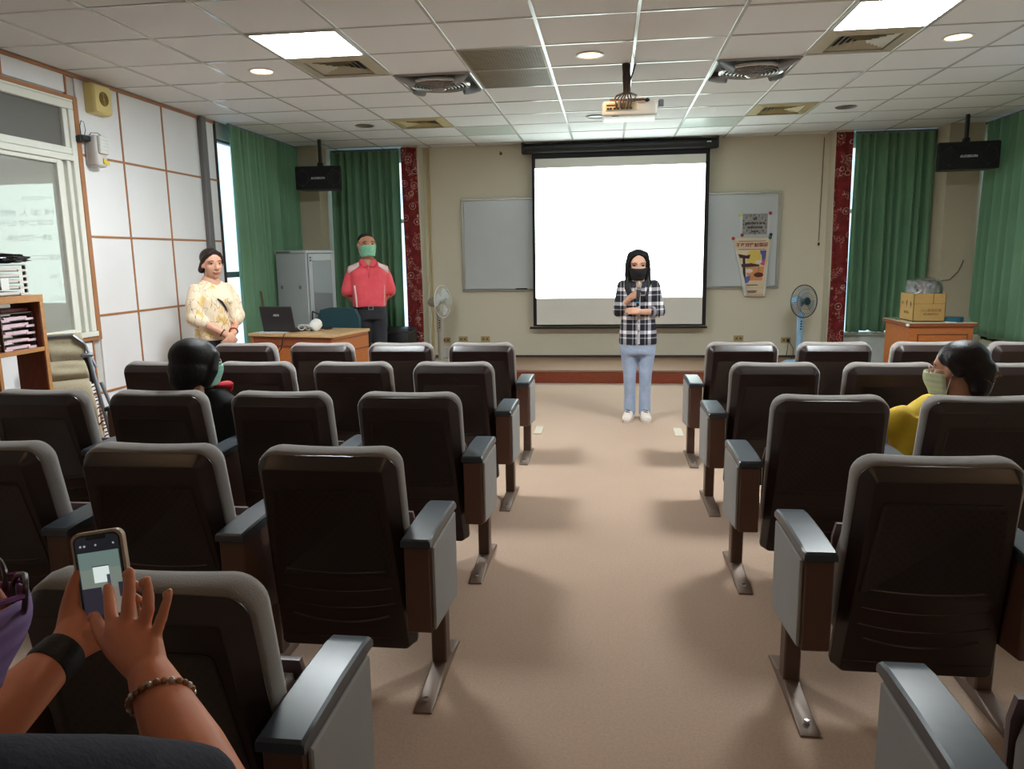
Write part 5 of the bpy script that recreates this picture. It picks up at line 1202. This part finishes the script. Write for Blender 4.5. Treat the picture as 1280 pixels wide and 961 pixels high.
# --- seated woman in black, left block third row
def seated(label,base,rz,head_yaw,head_pos,shirt_mat,sk_mat,q_arm):
    """base: seat point; body faces +y by default (rz about z)"""
    T_=trs(base,rz+PI); X_=lambda x,y,z: T_@Vector((x,y,z))     # local -y is forward
    hm=trs(head_pos,head_yaw,R(4))@HS
    hz=head_pos[2]
    b=MB(); head_shapes(b,hm,1.02)
    nk=T_.inverted()@Vector(head_pos)
    limb(b,[X_(nk.x*.8,.03,hz-.20),X_(0,.03,.70),X_(0,.02,.53)],[.08,.10,.11])
    arms={}
    for q in (-1,1):
        limb(b,[X_(nk.x*.7+q*.07,.03,hz-.235),X_(nk.x*.6+q*.15,.03,hz-.255)],[.040,.038])
        limb(b,[X_(q*.085,-.02,.53),X_(q*.10,-.40,.50),X_(q*.10,-.42,.12)],[.085,.065,.045]); limb(b,[X_(q*.10,-.42,.10),X_(q*.10,-.52,.04)],[.04,.03])
        s_=X_(nk.x*.6+q*.170,.03,hz-.25); e_=X_(nk.x*.3+q*.245,-.03,.66); w_=X_(q*.16,-.24,.58); arms[q]=(s_,e_,w_)
        limb(b,[s_,e_],[.048,.042]); limb(b,[e_,w_],[.042,.028]); hand_shapes(b,w_,T_.to_3x3()@Vector((-q*.3,-1,-.2)),(0,0,1),q,(.3,.3,.3,.35),.95,.3)
    p=person(label,base,b,sk_mat,.008)
    c=MB(); torso(c,[(.50,0,.01,.19,.13),(.60,nk.x*.1,.01,.195,.14),(.75,nk.x*.3,.01,.190,.135),(hz-.29,nk.x*.5,.02,.190,.12),(hz-.215,nk.x*.6,.025,.180,.10),(hz-.165,nk.x*.7,.03,.125,.085),(hz-.130,nk.x*.85,.035,.080,.072)],T_)
    for q in (-1,1):
        s_,e_,w_=arms[q]; limb(c,[s_+Vector((0,0,.012)),s_.lerp(e_,.5),s_.lerp(e_,.92)],[.066,.066,.060],16)
    sh=cloth('shirt',c,shirt_mat,p,.010,5)
    c=MB(); torso(c,[(.44,0,.0,.19,.13),(.50,0,.01,.19,.135),(.56,0,.01,.18,.13)],T_)
    for q in (-1,1): limb(c,[X_(q*.09,-.03,.52),X_(q*.10,-.41,.50),X_(q*.10,-.42,.08)],[.095,.078,.06],16)
    cloth('trousers',c,denim('dark seated trousers',rgb(46,50,62)),p,.012,5)
    for q in (-1,1): shoe(p,X_(q*.10,-.45,0),rz+PI,m_black,m_black)
    return p,hm,X_,arms,sh
def glasses(root,hm,col,name='glasses'):
    m=M('frame '+name,col,.3)
    g=obj(name, MB().tube([hp(hm,(-.012,-.098,.010)),hp(hm,(0,-.102,.014)),hp(hm,(.012,-.098,.010))],.002,6), m, root)
    for q in (-1,1):
        obj('rim', MB().tube([hp(hm,(q*.036+.025*math.cos(a*PI/10),-.093+.012*abs(math.cos(a*PI/10))*(1 if q*math.cos(a*PI/10)>0 else 0),.004+.019*math.sin(a*PI/10))) for a in range(21)],.0022,6), m, g)
        obj('temple', MB().tube([hp(hm,(q*.061,-.081,.010)),hp(hm,(q*.078,-.04,.010)),hp(hm,(q*.080,.02,.006))],.0024,6), m, g)
blk=M('black jersey', rgb(17,17,20), .9, var=.2, vs=8, bump=.4, bs=14)
sk4=skin('skin beige',rgb(206,152,124))
p,hm,X_,arms,sh=seated('seated woman with short black hair and mask in black top, left block',(-2.09,3.66,0),R(-8),R(156),(-2.055,3.56,.965),blk,sk4,1)
face_parts(p,hm,1.0,False); mask(p,hm,rgb(150,206,188),1.06); glasses(p,hm,rgb(206,196,186),'silver_glasses')
h=MB(); h.ell((0,.036,.040),(.100,.104,.096),None,22,14); h.ell((0,.056,-.030),(.102,.086,.090),None,20,12); h.tube([(0,.09,-.07),(0,.075,-.125)],[.06,.045],12,ends=3)
for q in (-1,1): h.tube([(q*.07,-.03,.05),(q*.085,.0,-.03),(q*.078,.02,-.09)],[.03,.034,.026],10,ends=3)
for q in (-1,1): h.tube([(q*.02,-.026,.108),(q*.05,-.040,.076),(q*.080,-.026,.03),(q*.082,.005,-.03)],[.016,.020,.022,.022],10,ends=3)
obj('hair', remesh(h.xf(hm),.007,4), m_hair, p)
obj('red_collar', MB().tube([X_(-.085,-.075,.81),X_(-.118,-.03,.842),X_(-.105,.03,.848)],[.026,.034,.022],12,((1,0,0),.6),ends=2), M('red scarf', rgb(206,34,48), .8, var=.08, bump=.4, bs=20), sh)
# --- seated woman in yellow, right block third row
yel=M('mustard yellow shirt', rgb(206,172,36), .8, var=.08, vs=10, bump=.5, bs=18)
p,hm,X_,arms,sh=seated('seated woman with black hair clip and mask in mustard yellow top',(1.50,3.66,0),R(6),R(-135),(1.535,3.55,.945),yel,skin('skin tan2',rgb(196,140,108)),-1)
face_parts(p,hm,1.0,False); mask(p,hm,rgb(206,214,176),1.06); glasses(p,hm,rgb(190,150,140),'rose_glasses')
h=MB(); h.ell((0,.030,.054),(.086,.100,.085),None,22,14); h.ell((0,.085,.0),(.07,.06,.07),None,18,12)
for q in (-1,1): h.tube([(q*.03,-.030,.100),(q*.055,-.025,.080),(q*.076,.005,.045),(q*.072,.045,.0)],[.010,.014,.018,.026],10,ends=3)
h.tube([(0,.10,.0),(.02,.10,-.09),(.01,.09,-.13)],[.06,.04,.02],10,ends=3)
obj('hair', remesh(h.xf(hm),.007,4), M('plum black hair', rgb(30,21,24), .38, var=.3, vs=9, stretch=(40,40,5), bump=.5, bs=5, spec=.3), p)
cl=obj('hair_clip', MB().tube([hp(hm,(-.05,.125,.01)),hp(hm,(-.005,.150,-.01)),hp(hm,(.045,.125,-.03))],[.012,.016,.008],8), M('clip brown', rgb(120,84,70), .25), p)
for i in range(5): obj('clip_tooth', MB().tube([hp(hm,(-.04+.02*i,.135,.0-.008*i)),hp(hm,(-.045+.022*i,.155,-.028-.005*i))],.003,5), M('clip brown',None), cl)

# --- person in the front left corner holding up a phone
V=Vector
sk5=skin('skin dim',rgb(214,134,98))
PT=dict(rw=V((-.614,.879,.917)),rp=V((-.656,.909,.945)),re=V((-.478,.769,.83)),rs=V((-.560,.575,.955)),lw=V((-.782,.929,.919)),lp=V((-.792,.982,.937)),le=V((-.80,.742,.87)),ls=V((-.88,.56,.92)))
head=V((-.757,.661,1.120))
hyaw=math.atan2(-.66,.75)+PI   # faces the phone
hm=trs(head,R(150),R(10))@HS
b=MB(); head_shapes(b,hm,1.02)
limb(b,[V((-.715,.60,.94)),V((-.78,.55,.70)),V((-.83,.52,.53))],[.075,.11,.12])
limb(b,[V((-.69,.585,.93)),PT['rs']],[.045,.045]); limb(b,[V((-.76,.585,.93)),PT['ls']],[.05,.05])
for q in (-1,1): limb(b,[V((-.84+q*.10,.55,.53)),V((-.84+q*.11,.86,.50)),V((-.84+q*.11,.88,.10))],[.085,.065,.045]); limb(b,[V((-.84+q*.11,.88,.10)),V((-.84+q*.11,.98,.04))],[.04,.03])
limb(b,[PT['rs'],PT['re']],[.055,.050]); limb(b,[PT['re'],PT['re'].lerp(PT['rw'],.35),PT['rw']],[.050,.047,.030],18)
limb(b,[PT['ls'],PT['le']],[.052,.045]); limb(b,[PT['le'],PT['le'].lerp(PT['lw'],.35),PT['lw']],[.044,.042,.029],18)
# right hand, back toward the camera
def fing(pts,r): b.tube([V(q) for q in pts],r,12,ends=4)
ctr=V((-.655,.906,.938))
for mc in ((-.694,.922,.962),(-.675,.925,.965),(-.652,.923,.961),(-.631,.914,.955)):
    b.tube([PT['rw'],PT['rw'].lerp(V(mc),.55),V(mc)],[.024,.0185,.0135],12,ends=3)
fing([(-.694,.922,.960),(-.708,.938,.977),(-.722,.957,.986),(-.737,.976,1.000)],[.0112,.0098,.0096,.0078])
fing([(-.675,.925,.965),(-.680,.939,.993),(-.684,.950,1.010),(-.689,.962,1.031)],[.0112,.0100,.0092,.0080])
fing([(-.652,.923,.961),(-.646,.933,.990),(-.650,.942,1.006),(-.656,.950,1.026)],[.0105,.0095,.0088,.0074])
fing([(-.631,.914,.953),(-.620,.921,.981),(-.616,.927,.997),(-.612,.934,1.017)],[.0092,.0082,.0074,.0062])
fing([(-.640,.888,.928),(-.680,.906,.940),(-.712,.926,.946),(-.734,.944,.951),(-.752,.961,.960)],[.020,.0165,.0125,.0108,.0085])
# left hand holding the phone from behind
b.tube([PT['lw'],V((-.792,.958,.930)),V((-.797,.985,.945))],[.026,.024,.019],12,ends=3); b.tube([PT['lw'],V((-.772,.965,.918)),V((-.755,.990,.918))],[.024,.022,.018],12,ends=3)
fing([(-.800,.966,.932),(-.806,.982,.962),(-.803,.990,.990),(-.795,.996,1.014)],[.0195,.0155,.0120,.0085])
for z0,z1 in ((.968,.985),(.950,.962),(.932,.940),(.914,.918)):
    fing([(-.798,1.000,z0-.01),(-.780,1.028,z0),(-.745,1.030,z1),(-.716,1.014,z1)],[.0110,.0095,.0090,.0072])
t=thing('person','person at lower left corner in dark top, lifting a phone with both hands','person',(-.84,.55,0))
bd=obj('body', remesh(b,.0042,4,.5), sk5, t)
m_nail=M('nail', rgb(214,150,124), .25, var=.02)
for p_,d_ in (((-.692,.955,1.030),(0,-1,.35)),((-.659,.943,1.024),(0,-1,.35)),((-.614,.928,1.014),(.1,-1,.3)),((-.756,.955,.962),(-.5,-.8,.5))):
    dd=V(d_).normalized(); obj('fingernail', MB().ell((0,0,0),(.0048,.0016,.0062)).xf(Matrix.Translation(V(p_))@V((0,-1,0)).rotation_difference(dd).to_matrix().to_4x4()), m_nail, bd)
mask(t,hm,rgb(138,112,168),1.06,strap=rgb(196,170,190)); face_parts(t,hm,1.0,False)
pm=M('purple frame', rgb(104,44,116), .25, var=.1)
g=obj('purple_glasses', MB().tube([hp(hm,(-.014,-.112,.010)),hp(hm,(0,-.117,.015)),hp(hm,(.014,-.112,.010))],.003,6), pm, t)
for q in (-1,1):
    obj('rim', MB().tube([hp(hm,(q*.038+.028*math.cos(a*PI/10),-.110+.010*(max(0,q*math.cos(a*PI/10))),.004+.021*math.sin(a*PI/10))) for a in range(21)],.0032,6), M('dark frame',rgb(38,24,40),.3), g)
    obj('temple', MB().tube([hp(hm,(q*.064,-.100,.010)),hp(hm,(q*.080,-.04,.008)),hp(hm,(q*.081,.03,.0))],.0034,6,), pm, g)
h=MB(); h.ell((0,.045,.055),(.090,.094,.086),None,22,14); h.ell((0,.08,-.03),(.080,.060,.08),None,18,12)
for q in (-1,1): h.tube([(q*.01,-.050,.112),(q*.052,-.035,.088),(q*.078,.01,.04),(q*.078,.05,-.04)],[.018,.02,.022,.026],10,ends=3)
obj('hair', remesh(h.xf(hm),.006,4), m_hair, t)
navy=M('dark navy cotton', rgb(34,35,50), .9, var=.12, vs=12, bump=.4, bs=120)
c=MB(); torso(c,[(.46,0,0,.20,.14),(.60,0,0,.205,.145),(.75,0,.01,.200,.14),(.86,0,.015,.195,.115),(.935,.02,.025,.165,.095),(.975,.04,.04,.09,.075)],Matrix(((1,0,.16,-.90),(0,1,.06,.51),(0,0,1,0),(0,0,0,1))))
limb(c,[PT['rs']+V((-.03,0,.0)),PT['rs'].lerp(PT['re'],.45),PT['rs'].lerp(PT['re'],.84)],[.074,.074,.066],18); limb(c,[PT['ls'],PT['ls'].lerp(PT['le'],.5),PT['ls'].lerp(PT['le'],.75)],[.072,.068,.062],18)
cloth('navy_shirt',c,navy,t,.009,4)
c=MB(); torso(c,[(.42,0,0,.20,.14),(.50,0,0,.20,.145),(.55,0,0,.19,.14)],trs((-.84,.55,0)))
for q in (-1,1): limb(c,[V((-.84+q*.09,.55,.52)),V((-.84+q*.11,.86,.50)),V((-.84+q*.11,.88,.08))],[.095,.078,.06],16)
cloth('trousers',c,denim('dark seated trousers',None),t,.012,5)
for q in (-1,1): shoe(t,(-.84+q*.11,.91,0),PI,m_black,m_black)
a0=PT['lw'].lerp(PT['le'],-.02); a1=PT['lw'].lerp(PT['le'],.18)
wt=thing('smart_watch','black fitness watch band on the left wrist of person with phone','watch',a0)
obj('strap', MB().tube([a0,a0.lerp(a1,.15),a0.lerp(a1,.85),a1],[.0315,.0335,.0350,.0335],22), M('black rubber', rgb(16,17,18), .6, bump=.3, bs=200), wt)
ax=(PT['re']-PT['rw']).normalized(); o1=ax.orthogonal().normalized(); o2=ax.cross(o1); bc=PT['rw']+ax*.036
bt=thing('bead_bracelet','pale brown bead bracelet on right wrist of person with phone','bracelet',bc)
for i in range(26):
    a=i*2*PI/26; tilt=ax*(.012*math.cos(a+.6)); obj('bead', MB().ell(bc+(o1*math.cos(a)+o2*math.sin(a))*.0375+tilt,(.0047,)*3,u=10,v=8), M('bead brown' if i%3 else 'bead silver', rgb(156,112,84) if i%3 else rgb(206,196,188), .25, .0 if i%3 else .6), bt)
# phone
c0=V((-.7575,.9975,.9955)); pup=(V((-.797,1.004,1.069))-V((-.773,.981,.917))).normalized(); prt=V((.075,.010,.001)).normalized(); prt=(prt-pup*prt.dot(pup)).normalized(); pn=prt.cross(pup)  # points to the holder
PM=Matrix(((prt.x,pup.x,pn.x,c0.x),(prt.y,pup.y,pn.y,c0.y),(prt.z,pup.z,pn.z,c0.z),(0,0,0,1)))
t=thing('smartphone','smartphone in a pale case, its screen showing the room','phone',c0)
def rrect(w,hh,r,z,k=6):
    o=[]
    for cx,cy,a0 in ((w-r,hh-r,0),(-w+r,hh-r,PI/2),(-w+r,-hh+r,PI),(w-r,-hh+r,1.5*PI)):
        for i in range(k+1): o.append(V((cx+r*math.cos(a0+PI/2*i/k),cy+r*math.sin(a0+PI/2*i/k),z)))
    return o
obj('case', MB().loft([rrect(.035,.076,.010,-.008),rrect(.0395,.0805,.013,-.005),rrect(.0400,.081,.014,.000),rrect(.0395,.0805,.013,.005),rrect(.0370,.078,.012,.0055)]).xf(PM), M('beige case', rgb(190,168,146), .45, var=.06), t)
obj('glass', MB().loft([rrect(.0355,.0765,.011,.004),rrect(.0355,.0765,.011,.0060)]).xf(PM), M('phone black glass', rgb(10,11,14), .08, var=.1), t)
def pq(name,x0,y0,x1,y1,col,e,z=.0063): 
    return obj(name, MB().loft([[V((x0,y0,z)),V((x1,y0,z)),V((x1,y1,z)),V((x0,y1,z))],[V((x0,y0,z+.0002)),V((x1,y0,z+.0002)),V((x1,y1,z+.0002)),V((x0,y1,z+.0002))]]).xf(PM), glow('phone '+name,col,e), t)
sc_=obj('screen', MB().loft([rrect(.033,.074,.009,.0060),rrect(.033,.074,.009,.0062)]).xf(PM), glow('phone display',(.012,.013,.018),.5), t)
pq('picture_ceiling',-.031,.024,.031,.050,(.13,.19,.175),.55); pq('picture_wall',-.031,-.006,.031,.024,(.17,.21,.18),.55)
pq('picture_seats',-.031,-.046,-.002,-.004,(.014,.013,.020),1,.0065); pq('picture_seats',.024,-.022,.031,.0,(.02,.013,.018),1,.0065); pq('picture_floor',-.002,-.046,.031,-.006,(.20,.18,.15),.5,.0064)
pq('picture_screen',-.011,.003,.013,.027,(.50,.58,.56),.75,.0066); pq('picture_person',.0085,-.006,.0135,.014,(.03,.03,.045),1,.0068); pq('picture_casing',-.012,.027,.014,.0285,(.02,.02,.025),1,.0067)
for x,y,r in ((-.025,.060,.0018),(-.019,.060,.0018),(-.002,.060,.0016),(.025,.060,.0016)): obj('menu_icon', MB().lathe([(0,.0062),(r,.0062),(r,.0065),(0,.0065)],seg=12,cap=False).xf(PM@Matrix.Translation((x,y,0))), glow('phone icon',(.4,.42,.45),.4), t)
obj('notch', MB().loft([rrect(.015,.003,.0025,.0062),rrect(.015,.003,.0025,.0066)]).xf(PM@Matrix.Translation((0,.0715,0))), M('phone black glass',None), t)
obj('shutter_icon', MB().lathe([(0,.0062),(.0048,.0062),(.0048,.0066),(0,.0066)],seg=16,cap=False).xf(PM@Matrix.Translation((-.016,-.056,0))), glow('phone shutter',(.6,.62,.64),.7), t)
for x,w in ((-.012,.004),(.0,.004),(.010,.003)): pq('mode_mark',x-w/2,-.0495,x+w/2,-.0482,(.4,.42,.45),.7,.0066)
